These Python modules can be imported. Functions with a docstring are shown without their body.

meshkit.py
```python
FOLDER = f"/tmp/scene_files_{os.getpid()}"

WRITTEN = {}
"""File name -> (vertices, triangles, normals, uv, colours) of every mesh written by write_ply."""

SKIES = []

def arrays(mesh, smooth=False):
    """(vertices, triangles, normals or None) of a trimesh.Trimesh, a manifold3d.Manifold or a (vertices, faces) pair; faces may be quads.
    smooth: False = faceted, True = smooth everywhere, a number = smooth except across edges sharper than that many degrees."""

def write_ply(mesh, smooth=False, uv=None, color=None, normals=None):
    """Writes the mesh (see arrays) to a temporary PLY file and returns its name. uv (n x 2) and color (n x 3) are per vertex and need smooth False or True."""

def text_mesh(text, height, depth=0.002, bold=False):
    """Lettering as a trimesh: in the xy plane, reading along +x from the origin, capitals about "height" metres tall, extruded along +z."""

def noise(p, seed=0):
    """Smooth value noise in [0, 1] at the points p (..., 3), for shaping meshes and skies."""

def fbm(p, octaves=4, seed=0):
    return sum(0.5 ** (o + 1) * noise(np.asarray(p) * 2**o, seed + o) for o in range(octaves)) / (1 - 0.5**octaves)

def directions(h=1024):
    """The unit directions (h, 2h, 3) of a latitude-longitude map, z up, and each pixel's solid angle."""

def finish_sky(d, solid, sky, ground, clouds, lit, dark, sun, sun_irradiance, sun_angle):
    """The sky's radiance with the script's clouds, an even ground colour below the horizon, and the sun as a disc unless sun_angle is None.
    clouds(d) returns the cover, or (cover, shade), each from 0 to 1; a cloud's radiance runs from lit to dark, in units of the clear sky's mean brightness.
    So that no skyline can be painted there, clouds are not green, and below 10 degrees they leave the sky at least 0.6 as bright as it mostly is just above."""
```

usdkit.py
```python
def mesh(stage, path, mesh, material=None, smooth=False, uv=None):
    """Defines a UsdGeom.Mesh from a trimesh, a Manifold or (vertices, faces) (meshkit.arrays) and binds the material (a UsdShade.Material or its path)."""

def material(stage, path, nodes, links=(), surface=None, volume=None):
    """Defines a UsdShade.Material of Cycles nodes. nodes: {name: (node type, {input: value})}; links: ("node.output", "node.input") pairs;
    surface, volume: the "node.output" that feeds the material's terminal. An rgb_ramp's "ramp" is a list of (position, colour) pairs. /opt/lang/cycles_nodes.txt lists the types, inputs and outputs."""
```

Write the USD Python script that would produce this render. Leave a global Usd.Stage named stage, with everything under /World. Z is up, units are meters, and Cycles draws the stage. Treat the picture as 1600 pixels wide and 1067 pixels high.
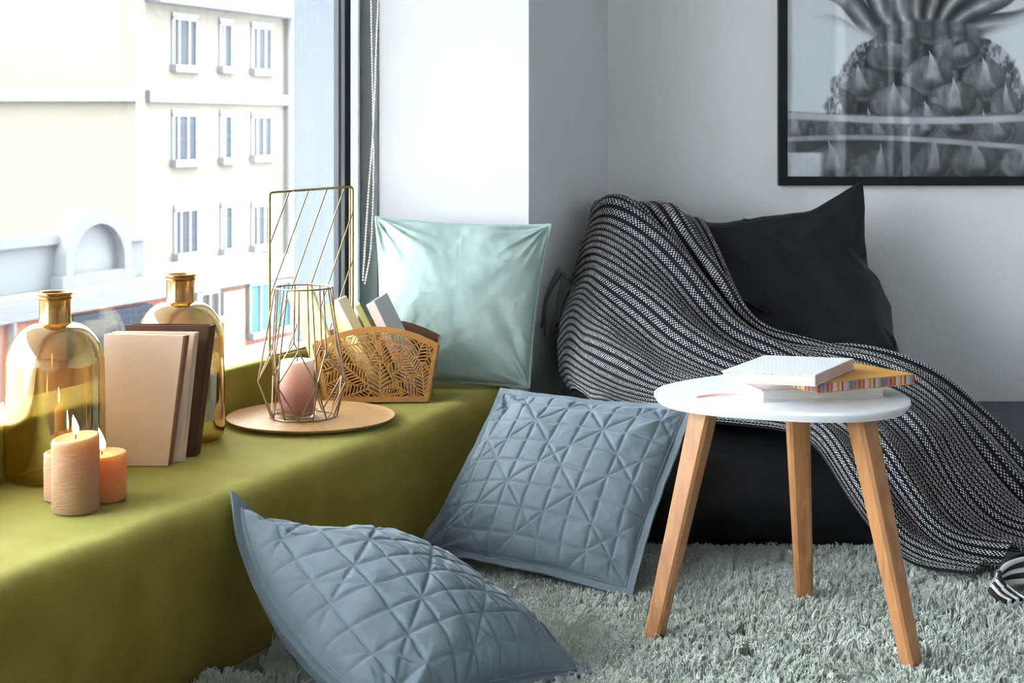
import math, random
import numpy as np, trimesh, manifold3d, shapely
import shapely.affinity as sa
from shapely.geometry import Polygon, LineString, box as sbox
from scipy.spatial import cKDTree
from pxr import Usd, UsdGeom, UsdLux, UsdShade, Gf, Sdf, Vt
import usdkit, meshkit

stage = Usd.Stage.CreateInMemory()
UsdGeom.SetStageUpAxis(stage, 'Z')
world = UsdGeom.Xform.Define(stage, '/World')
stage.SetDefaultPrim(world.GetPrim())
UsdGeom.Scope.Define(stage, '/World/Looks')

# ---------------------------------------------------------------- camera, sky, exposure
F, CX, HY, EYE = 2450.0, 800.0, 200.0, 1.0          # focal length in pixels, principal column, horizon row, eye height
cam = UsdGeom.Camera.Define(stage, '/World/camera')
cam.AddTranslateOp().Set(Gf.Vec3d(0, 0, EYE)); cam.AddRotateXOp().Set(90.0)
cam.CreateHorizontalApertureAttr(36.0); cam.CreateFocalLengthAttr(36.0 * F / 1600)
cam.CreateVerticalApertureAttr(36.0 * 1067 / 1600)
cam.CreateVerticalApertureOffsetAttr(-(533.5 - HY) * 36.0 / 1600)
cam.CreateFStopAttr(9.0); cam.CreateFocusDistanceAttr(3.7)
cam.CreateExposureAttr(2.46)
dome = UsdLux.DomeLight.Define(stage, '/World/sky')
dome.CreateIntensityAttr(1.0); dome.CreateColorAttr(Gf.Vec3f(0.94, 0.975, 1.0))

# ---------------------------------------------------------------- helpers
def P(px, py, y):
    return np.array([(px - CX) * y / F, y, EYE - (py - HY) * y / F])
def on_plane(px, py, h):
    return P(px, py, (EYE - h) * F / (py - HY))

used = {}
def numbered(parent, name):
    k = (parent, name); n = used.get(k, -1) + 1; used[k] = n
    return f'{parent}/{name}' if n == 0 else f'{parent}/{name}_{n:03d}'
LOC = {}
def keys(prim, **kw):
    for k, v in kw.items():
        if v is not None: prim.SetCustomDataByKey(k, v)
def thing(name, label, cat, loc=(0, 0, 0), group=None, kind=None):
    path = numbered('/World', name)
    x = UsdGeom.Xform.Define(stage, path); x.AddTranslateOp().Set(Gf.Vec3d(*map(float, loc)))
    LOC[path] = np.array(loc, float)
    keys(x.GetPrim(), label=label, category=cat, group=group, kind=kind)
    return path
def part(parent, name, mesh, mat, smooth=40, label=None, kind=None, uv=None, col=None):
    """mesh in world coordinates; parent the path of a thing or of a part"""
    path = numbered(parent, name)
    v, f = (mesh.vertices, mesh.faces) if isinstance(mesh, trimesh.Trimesh) else mesh
    root = '/'.join(path.split('/')[:3])
    v = np.asarray(v, float) - LOC.get(root, np.zeros(3))
    f = np.asarray(f, int)
    if f.shape[1] == 4: f = np.vstack([f[:, [0, 1, 2]], f[:, [0, 2, 3]]])
    m = usdkit.mesh(stage, path, trimesh.Trimesh(v, f, process=False), mat, smooth=(True if (uv is not None or col is not None) else smooth), uv=uv)
    if col is not None:
        UsdGeom.PrimvarsAPI(m).CreatePrimvar('tone', Sdf.ValueTypeNames.Color3fArray, 'vertex').Set(Vt.Vec3fArray.FromNumpy(np.asarray(col, np.float32)))
    keys(m.GetPrim(), label=label, kind=kind)
    return path
def top(name, mesh, mat, label, cat, smooth=40, kind=None, group=None, uv=None):
    p = part('/World', name, mesh, mat, smooth, uv=uv)
    keys(stage.GetPrimAtPath(p), label=label, category=cat, kind=kind, group=group)
    return p
def struct(name, mesh, mat, label, cat='wall', smooth=False):
    return top(name, mesh, mat, label, cat, smooth, kind='structure')
def sthing(name, label, cat):
    return thing(name, label, cat, kind='structure')
def copy_of(src, name, loc, label, group=None):
    path = numbered('/World', name)
    x = UsdGeom.Xform.Define(stage, path)
    x.GetPrim().GetReferences().AddInternalReference(src); x.GetPrim().SetInstanceable(True)
    x.ClearXformOpOrder()
    (x.GetTranslateOp() or x.AddTranslateOp()).Set(Gf.Vec3d(*map(float, loc))); x.SetXformOpOrder([x.GetTranslateOp()])
    keys(x.GetPrim(), label=label, group=group)
    return path

cat_ = trimesh.util.concatenate
v3_ = lambda x, y, z: np.array([x, y, z], float)
def bx(lo, hi):
    lo, hi = np.array(lo, float), np.array(hi, float)
    b = trimesh.creation.box(hi - lo); b.apply_translation((lo + hi) / 2); return b
def cbox(size, c=.003):
    s = np.array(size, float) / 2; pts = []
    for q in np.ndindex(2, 2, 2):
        sg = np.array(q) * 2 - 1
        for k in range(3):
            d = s - c; d[k] = s[k]; pts.append(sg * d)
    return trimesh.convex.convex_hull(np.array(pts))
def frame_of(o, a, b, c):
    m = np.eye(4); m[:3, 0], m[:3, 1], m[:3, 2], m[:3, 3] = a, b, c, o; return m
def obox(o, a, b, c, c_=.003):
    """chamfered box: one corner o, edge vectors a, b, c"""
    a, b, c = (np.array(x, float) for x in (a, b, c))
    L = [np.linalg.norm(x) for x in (a, b, c)]
    m = cbox(L, c_); m.apply_translation(np.array(L) / 2)
    m.apply_transform(frame_of(o, a / L[0], b / L[1], c / L[2]))
    if np.dot(np.cross(a, b), c) < 0: m.invert()
    return m
def tube(pts, r, sides=8, closed=False, caps=True):
    p = np.asarray(pts, float); n = len(p); r = np.broadcast_to(r, (n,))
    t = (np.roll(p, -1, 0) - np.roll(p, 1, 0)) if closed else np.gradient(p, axis=0)
    t /= np.linalg.norm(t, axis=1, keepdims=True) + 1e-12
    up = np.array([0, 0, 1.0]) if abs(t[0, 2]) < .9 else np.array([1.0, 0, 0])
    A = np.zeros_like(p); a = up
    for i in range(n):
        a = a - np.dot(a, t[i]) * t[i]; l = np.linalg.norm(a)
        a = a / l if l > 1e-6 else np.cross(t[i], [0.3, .8, .5]); A[i] = a
    B = np.cross(t, A); ang = np.arange(sides) * 2 * np.pi / sides
    v = p[:, None] + r[:, None, None] * (np.cos(ang)[None, :, None] * A[:, None] + np.sin(ang)[None, :, None] * B[:, None])
    I = np.arange(n if closed else n - 1); J = np.arange(sides); i, j = np.meshgrid(I, J, indexing='ij')
    i2, j2 = (i + 1) % n, (j + 1) % sides
    q = np.stack([i * sides + j, i * sides + j2, i2 * sides + j2, i2 * sides + j], -1).reshape(-1, 4)
    f = np.vstack([q[:, [0, 1, 2]], q[:, [0, 2, 3]]]); v = v.reshape(-1, 3)
    if caps and not closed:
        k = len(v); v = np.vstack([v, p[:1], p[-1:]]); e = (n - 1) * sides
        f = np.vstack([f, [[(x + 1) % sides, x, k] for x in range(sides)], [[e + x, e + (x + 1) % sides, k + 1] for x in range(sides)]])
    m = trimesh.Trimesh(v, f, process=False)
    if m.volume < 0: m.invert()
    return m
def rod(a, b, r, sides=8): return tube([a, b], r, sides)
def lathe(prof, seg=64, loc=(0, 0, 0)):
    prof = np.array(prof, float); ang = np.arange(seg) * 2 * np.pi / seg; n = len(prof)
    v = np.stack([prof[:, None, 0] * np.cos(ang), prof[:, None, 0] * np.sin(ang), np.repeat(prof[:, 1:], seg, 1)], -1).reshape(-1, 3) + np.array(loc)
    i, j = np.meshgrid(np.arange(n - 1), np.arange(seg), indexing='ij'); j2 = (j + 1) % seg
    q = np.stack([i * seg + j, i * seg + j2, (i + 1) * seg + j2, (i + 1) * seg + j], -1).reshape(-1, 4)
    return trimesh.Trimesh(v, np.vstack([q[:, [0, 1, 2]], q[:, [0, 2, 3]]]), process=False)
def grid_faces(n, m):
    i, j = np.meshgrid(np.arange(n - 1), np.arange(m - 1), indexing='ij')
    q = np.stack([i * m + j, (i + 1) * m + j, (i + 1) * m + j + 1, i * m + j + 1], -1).reshape(-1, 4)
    return np.vstack([q[:, [0, 1, 2]], q[:, [0, 2, 3]]])
def extrude(poly, d, o, a, b):
    """a shapely polygon in the plane (a, b) at o, extruded by d along a x b"""
    polys = [g for g in getattr(poly, 'geoms', [poly]) if g.geom_type == 'Polygon' and g.area > 1e-8]
    m = cat_([trimesh.creation.extrude_polygon(g, d, engine='earcut') for g in polys])
    c = np.cross(a, b); m.apply_transform(frame_of(o, a, b, c)); return m
def spline(pts, n):
    """Catmull-Rom through pts"""
    p = np.asarray(pts, float); p = np.vstack([2 * p[0] - p[1], p, 2 * p[-1] - p[-2]])
    u = np.linspace(0, len(p) - 3 - 1e-9, n); i = u.astype(int); t = (u - i)[:, None]
    a, b, c, d = p[i], p[i + 1], p[i + 2], p[i + 3]
    return .5 * (2 * b + (c - a) * t + (2 * a - 5 * b + 4 * c - d) * t * t + (3 * b - a - 3 * c + d) * t ** 3)
def weld(v, f):
    m = trimesh.Trimesh(v, f, process=False); m.merge_vertices(); return m

# ---------------------------------------------------------------- materials
def mat(name, nodes, links=(), surface='p.BSDF', volume=None):
    return usdkit.material(stage, f'/World/Looks/{name}', nodes, links, surface, volume)
def plain(name, color, rough=.5, **kw):
    return mat(name, {'p': ('principled_bsdf', dict(base_color=color, roughness=rough, **kw))})
def noisy(name, c1, c2, scale=8, rough=.6, bump=0., bscale=None, detail=4, stretch=(1, 1, 1), dist=.02, **kw):
    nodes = {'g': ('texture_coordinate', {}), 'm': ('mapping', {'scale': stretch}), 'n': ('noise_texture', {'scale': scale, 'detail': detail}),
             'r': ('rgb_ramp', {'ramp': [(.3, c1), (.7, c2)]}), 'p': ('principled_bsdf', dict(roughness=rough, **kw))}
    links = [('g.object', 'm.vector'), ('m.vector', 'n.vector'), ('n.fac', 'r.fac'), ('r.color', 'p.base_color')]
    if bump:
        nodes['n2'] = ('noise_texture', {'scale': bscale or scale * 6, 'detail': 3}); nodes['b'] = ('bump', {'strength': bump, 'distance': dist})
        links += [('m.vector', 'n2.vector'), ('n2.fac', 'b.height'), ('b.normal', 'p.normal')]
    return mat(name, nodes, links)

M = {}
M['wall'] = noisy('wall_paint', (.74, .75, .77), (.77, .78, .80), 3, .7, .05, 260, dist=.002)
M['wall_dim'] = noisy('room_paint', (.50, .505, .52), (.53, .535, .55), 3, .8)
M['floor'] = noisy('floor_wood', (.24, .17, .11), (.30, .21, .14), 6, .5, stretch=(1, 8, 1))
M['ceiling'] = plain('ceiling_paint', (.74, .74, .75), .9)
M['frame_white'] = plain('window_frame_paint', (.70, .74, .80), .35)
M['frame_grey'] = plain('window_jamb_grey', (.24, .27, .28), .5)
M['gasket'] = plain('rubber_gasket', (.008, .009, .011), .5)
M['steel'] = plain('spacer_bar', (.62, .64, .67), .45)
M['reveal'] = noisy('outside_reveal', (.155, .182, .21), (.165, .192, .22), 4, .8)
def thin_glass(name, tint, gl, rough=.0):
    return mat(name, {'t': ('transparent_bsdf', {'color': tint}), 'g': ('glossy_bsdf', {'color': gl, 'roughness': rough}), 'l': ('layer_weight', {'blend': .5}),
        'p5': ('math', {'math_type': 'power', 'value2': 5.}), 'a': ('math', {'math_type': 'multiply_add', 'value2': .96, 'value3': .035}), 'm': ('mix_closure', {})},
        [('l.facing', 'p5.value1'), ('p5.value', 'a.value1'), ('a.value', 'm.fac'), ('t.BSDF', 'm.closure1'), ('g.BSDF', 'm.closure2')], 'm.closure')
M['pane'] = thin_glass('window_glass', (.96, .98, .985), (.9, .9, .9))
M['picture_glass'] = thin_glass('picture_glass', (.98, .99, .99), (.95, .95, .95), .02)
M['velvet'] = noisy('olive_velvet', (.175, .146, .016), (.24, .205, .034), 9, .85, .5, 420, detail=6, dist=.003, sheen_weight=.7, sheen_roughness=.35, sheen_tint=(.82, .85, .30), specular_ior_level=.15)
M['quilt'] = noisy('blue_grey_velvet', (.135, .180, .212), (.170, .216, .250), 14, .8, .55, 55, dist=.004, sheen_weight=.35, sheen_roughness=.35, sheen_tint=(.75, .88, 1), specular_ior_level=.2)
M['mint'] = noisy('mint_linen', (.33, .45, .42), (.38, .50, .47), 10, .75, .3, 600, stretch=(1, 1, .25), dist=.0012, sheen_weight=.2, sheen_roughness=.4, specular_ior_level=.25)
M['black_cloth'] = noisy('black_beanbag_cloth', (.0035, .004, .006), (.006, .0068, .009), 9, .6, .25, 700, dist=.0008, sheen_weight=.035, sheen_roughness=.4, specular_ior_level=.3)
M['sofa'] = noisy('charcoal_sofa_cloth', (.075, .078, .09), (.10, .104, .118), 60, .9, .4, 700, dist=.001)
M['rug_base'] = noisy('rug_backing', (.16, .19, .17), (.24, .28, .25), 90, .95, .8, 200, dist=.02)
def rugmat():
    return mat('shag_yarn', {'g': ('geometry', {}), 'n': ('noise_texture', {'scale': 14, 'detail': 5, 'roughness': .7}), 'r': ('rgb_ramp', {'ramp': [(.3, (.50, .57, .515)), (.5, (.66, .715, .665)), (.7, (.80, .84, .80))]}),
        'd': ('principled_bsdf', {'roughness': .8, 'sheen_weight': .2, 'specular_ior_level': .2}), 't': ('translucent_bsdf', {'color': (.6, .66, .62)}), 'm': ('mix_closure', {'fac': .18})},
        [('g.position', 'n.vector'), ('n.fac', 'r.fac'), ('r.color', 'd.base_color'), ('d.BSDF', 'm.closure1'), ('t.BSDF', 'm.closure2')], 'm.closure')
M['yarn'] = rugmat()
def wood(name, c1, c2, stretch, scale=10, rough=.45):
    return mat(name, {'g': ('texture_coordinate', {}), 'm': ('mapping', {'scale': stretch}), 'n': ('noise_texture', {'scale': scale, 'detail': 6, 'distortion': 1.2}),
        'r': ('rgb_ramp', {'ramp': [(.3, c1), (.62, c2)]}), 'b': ('bump', {'strength': .1, 'distance': .002}), 'p': ('principled_bsdf', {'roughness': rough})},
        [('g.object', 'm.vector'), ('m.vector', 'n.vector'), ('n.fac', 'r.fac'), ('r.color', 'p.base_color'), ('n.fac', 'b.height'), ('b.normal', 'p.normal')])
M['beech'] = wood('beech_legs', (.30, .130, .045), (.42, .20, .078), (9, 9, .8), 6)
M['box_wood'] = wood('orange_plywood', (.42, .19, .045), (.50, .24, .065), (1.5, 6, 6), 8)
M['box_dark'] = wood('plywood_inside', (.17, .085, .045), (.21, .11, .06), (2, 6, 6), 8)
M['cork'] = noisy('gold_cork', (.43, .245, .095), (.55, .335, .14), 160, .5, .25, 400, dist=.001, specular_ior_level=.4)
M['table_white'] = plain('white_lacquer', (.80, .83, .86), .3)
M['table_edge'] = plain('white_edge', (.66, .70, .70), .4)
M['gold_wire'] = plain('brass_wire', (.25, .175, .075), .42, metallic=.7)
M['copper_wire'] = plain('bronze_wire', (.34, .225, .145), .42, metallic=.65)
M['bottle'] = mat('amber_glass', {'t': ('transparent_bsdf', {'color': (.78, .62, .28)}), 'g': ('glossy_bsdf', {'color': (.70, .58, .34), 'roughness': .05}), 'l': ('layer_weight', {'blend': .45}),
        'r': ('map_range', {'from_min': 0., 'from_max': 1., 'to_min': .42, 'to_max': .96}), 'm': ('mix_closure', {})},
        [('l.facing', 'r.value'), ('r.result', 'm.fac'), ('t.BSDF', 'm.closure1'), ('g.BSDF', 'm.closure2')], 'm.closure')
M['bottle_neck'] = mat('amber_glass_neck', {'t': ('transparent_bsdf', {'color': (.62, .40, .14)}), 'g': ('glossy_bsdf', {'color': (.46, .32, .15), 'roughness': .08}), 'l': ('layer_weight', {'blend': .5}),
        'r': ('map_range', {'from_min': 0., 'from_max': 1., 'to_min': .45, 'to_max': .95}), 'm': ('mix_closure', {})},
        [('l.facing', 'r.value'), ('r.result', 'm.fac'), ('t.BSDF', 'm.closure1'), ('g.BSDF', 'm.closure2')], 'm.closure')
def wax(name, c, bump=.5):
    return mat(name, {'g': ('texture_coordinate', {}), 'm': ('mapping', {'scale': (60, 60, 320)}), 'n': ('noise_texture', {'scale': 1.5, 'detail': 4}), 'b': ('bump', {'strength': bump, 'distance': .004}),
        'p': ('principled_bsdf', {'base_color': c, 'roughness': .6, 'subsurface_weight': .3, 'subsurface_scale': .02, 'subsurface_radius': (1., .42, .15)})},
        [('g.object', 'm.vector'), ('m.vector', 'n.vector'), ('n.fac', 'b.height'), ('b.normal', 'p.normal')])
M['wax_tan'] = wax('tan_wax', (.30, .19, .095))
M['wax_orange'] = wax('orange_wax', (.52, .20, .065), .25)
M['wax_pink'] = wax('pink_wax', (.50, .27, .17))
M['wax_ombre'] = mat('ombre_wax', {'g': ('texture_coordinate', {}), 's': ('separate_xyz', {}), 'k': ('map_range', {'from_min': 0., 'from_max': .128, 'to_min': 0., 'to_max': 1.}), 'r': ('rgb_ramp', {'ramp': [(0, (.27, .13, .115)), (.35, (.36, .19, .165)), (.65, (.62, .39, .33)), (.95, (.84, .74, .68))]}),
        'p': ('principled_bsdf', {'roughness': .5, 'subsurface_weight': .3, 'subsurface_scale': .01})}, [('g.object', 's.vector'), ('s.z', 'k.value'), ('k.result', 'r.fac'), ('r.color', 'p.base_color')])
M['wick'] = plain('burnt_wick', (.02, .015, .012), .9)
M['flame'] = mat('flame', {'e': ('emission', {'strength': 7., 'color': (1., .66, .26)})}, [], 'e.emission')
M['clear_glass'] = mat('clear_glass', {'t': ('transparent_bsdf', {'color': (.9, .93, .92)}), 'g': ('glossy_bsdf', {'color': (.95, .95, .95), 'roughness': .02}), 'f': ('layer_weight', {'blend': .35}), 'm': ('mix_closure', {})},
                [('f.facing', 'm.fac'), ('t.BSDF', 'm.closure1'), ('g.BSDF', 'm.closure2')], 'm.closure')
M['pages'] = noisy('book_pages', (.66, .60, .52), (.74, .69, .61), 30, .8, .3, 900, stretch=(1, 1, 14), dist=.001)
M['kraft'] = noisy('kraft_cover', (.65, .49, .375), (.69, .52, .40), 30, .7)
M['kraft_edge'] = plain('kraft_spine', (.22, .085, .035), .7)
M['brown_cover'] = plain('brown_cover', (.085, .040, .022), .7, specular_ior_level=.2)
M['brown_pages'] = noisy('brown_pages', (.10, .06, .05), (.36, .26, .22), 60, .8, stretch=(3, 3, .2))
M['black_frame'] = plain('black_frame_paint', (.006, .0075, .010), .5, specular_ior_level=.3)
M['print'] = mat('pineapple_print', {'a': ('attribute', {'attribute': 'tone'}), 'p': ('principled_bsdf', {'roughness': .6})}, [('a.color', 'p.base_color')])
M['chain'] = plain('white_plastic', (.72, .72, .68), .4)

# ---------------------------------------------------------------- the plan: the window wall runs askew (about 23 degrees) to the end wall
U = np.array([.4286, 1, 0]); U /= np.linalg.norm(U)      # along the window wall, away from the camera
N = np.array([U[1], -U[0], 0])                           # from the window into the room
Z = np.array([0, 0, 1.])
B0 = np.array([-.239, 3.66, 0])                          # a point under the bench's front face
def W(d, t, z=0.): return B0 + d * N + t * U + z * Z     # d: distance from the bench front line into the room
BENCH, LEDGE, GLASS = .30, .411, -.54
YP, YB, FLOOR, CEIL = 4.50, 5.12, -.03, 2.8              # pier face, end wall, floor, ceiling
def wslab(d0, d1, t0, t1, z0, z1, c=.002):
    return obox(W(d0, t0, z0), U * (t1 - t0), N * (d1 - d0), Z * (z1 - z0), c)

# room shell
struct('floor', bx((-3.6, -3, FLOOR - .1), (4.6, YB + .1, FLOOR)), M['floor'], 'brown wooden floor under the grey green shag rug', 'floor')
struct('ceiling', bx((-3.6, -3, CEIL), (4.6, YB + .1, CEIL + .1)), M['ceiling'], 'white ceiling above the room, out of the picture', 'ceiling')
struct('wall_back', bx((.02, YB, FLOOR), (4.6, YB + .12, CEIL)), M['wall'], 'pale grey end wall behind the black beanbag with the framed picture')
pier2 = Polygon([(-.386, YP), (.048, YP), (.313, YB), (-.12, YB)])
pier = extrude(Polygon([(-.386, YP), (.048, YP), (.313, YB), (-.12, YB)]), CEIL - FLOOR, np.array([0, 0, FLOOR]), np.array([1., 0, 0]), np.array([0, 1., 0]))
struct('wall_corner', pier, M['wall'], 'white wall pier jutting out beside the window behind the mint cushion')
struct('wall_right', bx((4.5, -3, FLOOR), (4.6, YB + .1, CEIL)), M['wall_dim'], 'plain wall on the right, out of the picture')
rw = cat_([bx((-3.6, -2.6, FLOOR), (1.9, -2.5, CEIL)), bx((3.7, -2.6, FLOOR), (4.6, -2.5, CEIL)), bx((1.9, -2.6, 2.4), (3.7, -2.5, CEIL)), bx((1.9, -2.6, FLOOR), (3.7, -2.5, .3))])
struct('wall_front', rw, M['wall_dim'], 'wall behind the camera with a second window in it')
T0, T1 = -6.9, .66
struct('wall_left', wslab(GLASS - .25, GLASS + .04, T0, T1 + .4, FLOOR - .05, LEDGE - .03), M['wall_dim'], 'low wall under the wide window, hidden behind the olive bench')
struct('trim_1', wslab(GLASS - .25, GLASS + .04, T0, T1 + .4, 2.55, CEIL), M['wall_dim'], 'lintel over the wide window, out of the picture', 'lintel')
M['own_render'] = plain('own_facade', (.30, .30, .30), .9)
struct('wall_outer', cat_([wslab(GLASS - .25, 8, -30, 30, CEIL + .15, 26), wslab(GLASS - .25, 8, -30, 30, -9, -.35), wslab(GLASS - .25, GLASS - .05, T1 + .42, 30, -.35, CEIL + .15), wslab(GLASS - .25, GLASS - .05, -30, T0, -.35, CEIL + .15)]), M['own_render'], 'outer wall and upper floors of the building the room is in, out of the picture', 'wall')

w1 = sthing('window_1', 'wide window with a pale frame behind the olive green bench', 'window')
part(w1, 'pane', wslab(GLASS - .004, GLASS + .004, T0, T1 - .004, LEDGE - .035, 2.55, .0005), M['pane'], False)
part(w1, 'window_frame', cat_([obox((-.459, YP - .045, LEDGE - .03), (.024, 0, 0), (0, .06, 0), (0, 0, 2.2)), wslab(GLASS - .03, GLASS + .03, T0, T1, LEDGE - .06, LEDGE - .034), wslab(GLASS - .03, GLASS + .03, T0, T1, 2.52, 2.56)] +
     [wslab(GLASS - .03, GLASS + .03, t - .035, t + .035, LEDGE - .03, 2.55) for t in (-2.2, -4.4, -6.6)]), M['frame_white'], label='pale grey blue painted window frame')
part(w1, 'jamb', obox((-.435, YP - .006, LEDGE - .03), (.052, 0, 0), (0, .03, 0), (0, 0, 2.25)), M['frame_grey'], label='narrow grey jamb beside the pier')
part(w1, 'gasket', cat_([wslab(GLASS - .004, GLASS + .014, T1 - .003, T1 + .018, LEDGE - .03, 2.52), wslab(GLASS - .014, GLASS + .003, T1 - .045, T1 - .030, LEDGE - .03, 2.52, .001)]), M['gasket'], label='black rubber seal along the edge of the pane')
part(w1, 'spacer_bar', wslab(GLASS - .012, GLASS + .002, T1 - .028, T1 - .006, LEDGE - .03, 2.52), M['steel'], label='thin silver spacer bar inside the seal')
part(w1, 'outside_reveal', obox(W(GLASS - .18, T1 + .012, LEDGE - .2), N * .18, U * .12, Z * 2.5), M['reveal'], label='pale blue outside reveal seen through the glass')
part(w1, 'outside_sill', wslab(GLASS - .30, GLASS - .02, T0, T1 + .1, LEDGE - .09, LEDGE - .06), M['reveal'], label='outside sill below the pane')

w2 = sthing('window_2', 'second window in the wall behind the camera', 'window')
part(w2, 'window_frame', cat_([bx((1.9, -2.57, .3), (1.97, -2.5, 2.4)), bx((3.63, -2.57, .3), (3.7, -2.5, 2.4)), bx((2.52, -2.57, .3), (2.60, -2.5, 2.4)), bx((3.1, -2.57, .3), (3.16, -2.5, 2.4)), bx((1.9, -2.57, .3), (3.7, -2.5, .36)), bx((1.9, -2.57, 2.34), (3.7, -2.5, 2.4))]), M['frame_white'])
part(w2, 'pane', bx((1.9, -2.545, .3), (3.7, -2.54, 2.4)), M['pane'], False)
M['curtain'] = mat('curtain_cloth', {'d': ('diffuse_bsdf', {'color': (.42, .43, .45)}), 't': ('translucent_bsdf', {'color': (.10, .105, .11)}), 'm': ('mix_closure', {'fac': .35})}, [('d.BSDF', 'm.closure1'), ('t.BSDF', 'm.closure2')], 'm.closure')
M['sheer'] = mat('sheer_cloth', {'d': ('translucent_bsdf', {'color': (.10, .105, .11)}), 't': ('transparent_bsdf', {'color': (.30, .31, .32)}), 'm': ('add_closure', {})}, [('d.BSDF', 'm.closure1'), ('t.BSDF', 'm.closure2')], 'm.closure')
top('sheer_curtain', bx((1.86, -2.465, .06), (3.74, -2.463, 2.5)), M['sheer'], 'thin sheer curtain against the window behind the camera', 'curtain', False)
for k, (xa, xb) in enumerate(((1.86, 2.12), (2.27, 2.60), (2.68, 3.02), (3.20, 3.74))):
    xs = np.linspace(xa, xb, 60); yy = -2.42 + .02 * np.sin(np.arange(60) * 1.1)
    vv = np.stack([np.repeat(xs, 2), np.repeat(yy, 2), np.tile([.06, 2.5], 60)], 1); ff = [[2 * i, 2 * i + 2, 2 * i + 3] for i in range(59)] + [[2 * i, 2 * i + 3, 2 * i + 1] for i in range(59)]
    vv2 = vv + v3_(0, .004, 0); ff2 = [[a + 120, c + 120, b + 120] for a, b, c in ff]
    top('curtain', trimesh.Trimesh(np.vstack([vv, vv2]), ff + ff2, process=False), M['curtain'], ['grey curtain at the left end of the window behind the camera', 'grey curtain second from the left behind the camera', 'grey curtain third from the left behind the camera', 'wide grey curtain at the right end of the window behind the camera'][k], 'curtain', True)

# ---------------------------------------------------------------- outside: cream apartment block across the street, low brick shop front before it
S = 1.0
M['cream'] = noisy('cream_render', (.134, .123, .100), (.142, .131, .107), .6, .9)
M['stone_white'] = noisy('white_stone', (.148, .154, .161), (.157, .164, .17), .8, .9)
M['far_glass'] = plain('far_window_glass', (.036, .043, .054), .5, specular_ior_level=.1)
M['far_frame'] = plain('far_window_frame', (.148, .154, .161), .6)
M['roof_tin'] = plain('tin_roof', (.18, .2, .22), .5)
M['pink_brick'] = mat('pink_brick', {'g': ('texture_coordinate', {}), 'b': ('brick_texture', {'scale': 3., 'color1': (.24, .085, .065), 'color2': (.27, .105, .08), 'mortar': (.22, .15, .13)}), 'p': ('principled_bsdf', {'roughness': .9, 'specular_ior_level': .08})},
        [('g.object', 'b.vector'), ('b.color', 'p.base_color')])
M['shop_blue'] = plain('shop_window_blue', (.05, .16, .24), .6, specular_ior_level=.1)
M['shop_sign'] = plain('dark_sign', (.028, .036, .05), .8, specular_ior_level=.05)
M['asphalt'] = plain('asphalt', (.20, .20, .21), .9)
M['snow'] = plain('white_roof_cover', (.18, .187, .195), .9)
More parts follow.
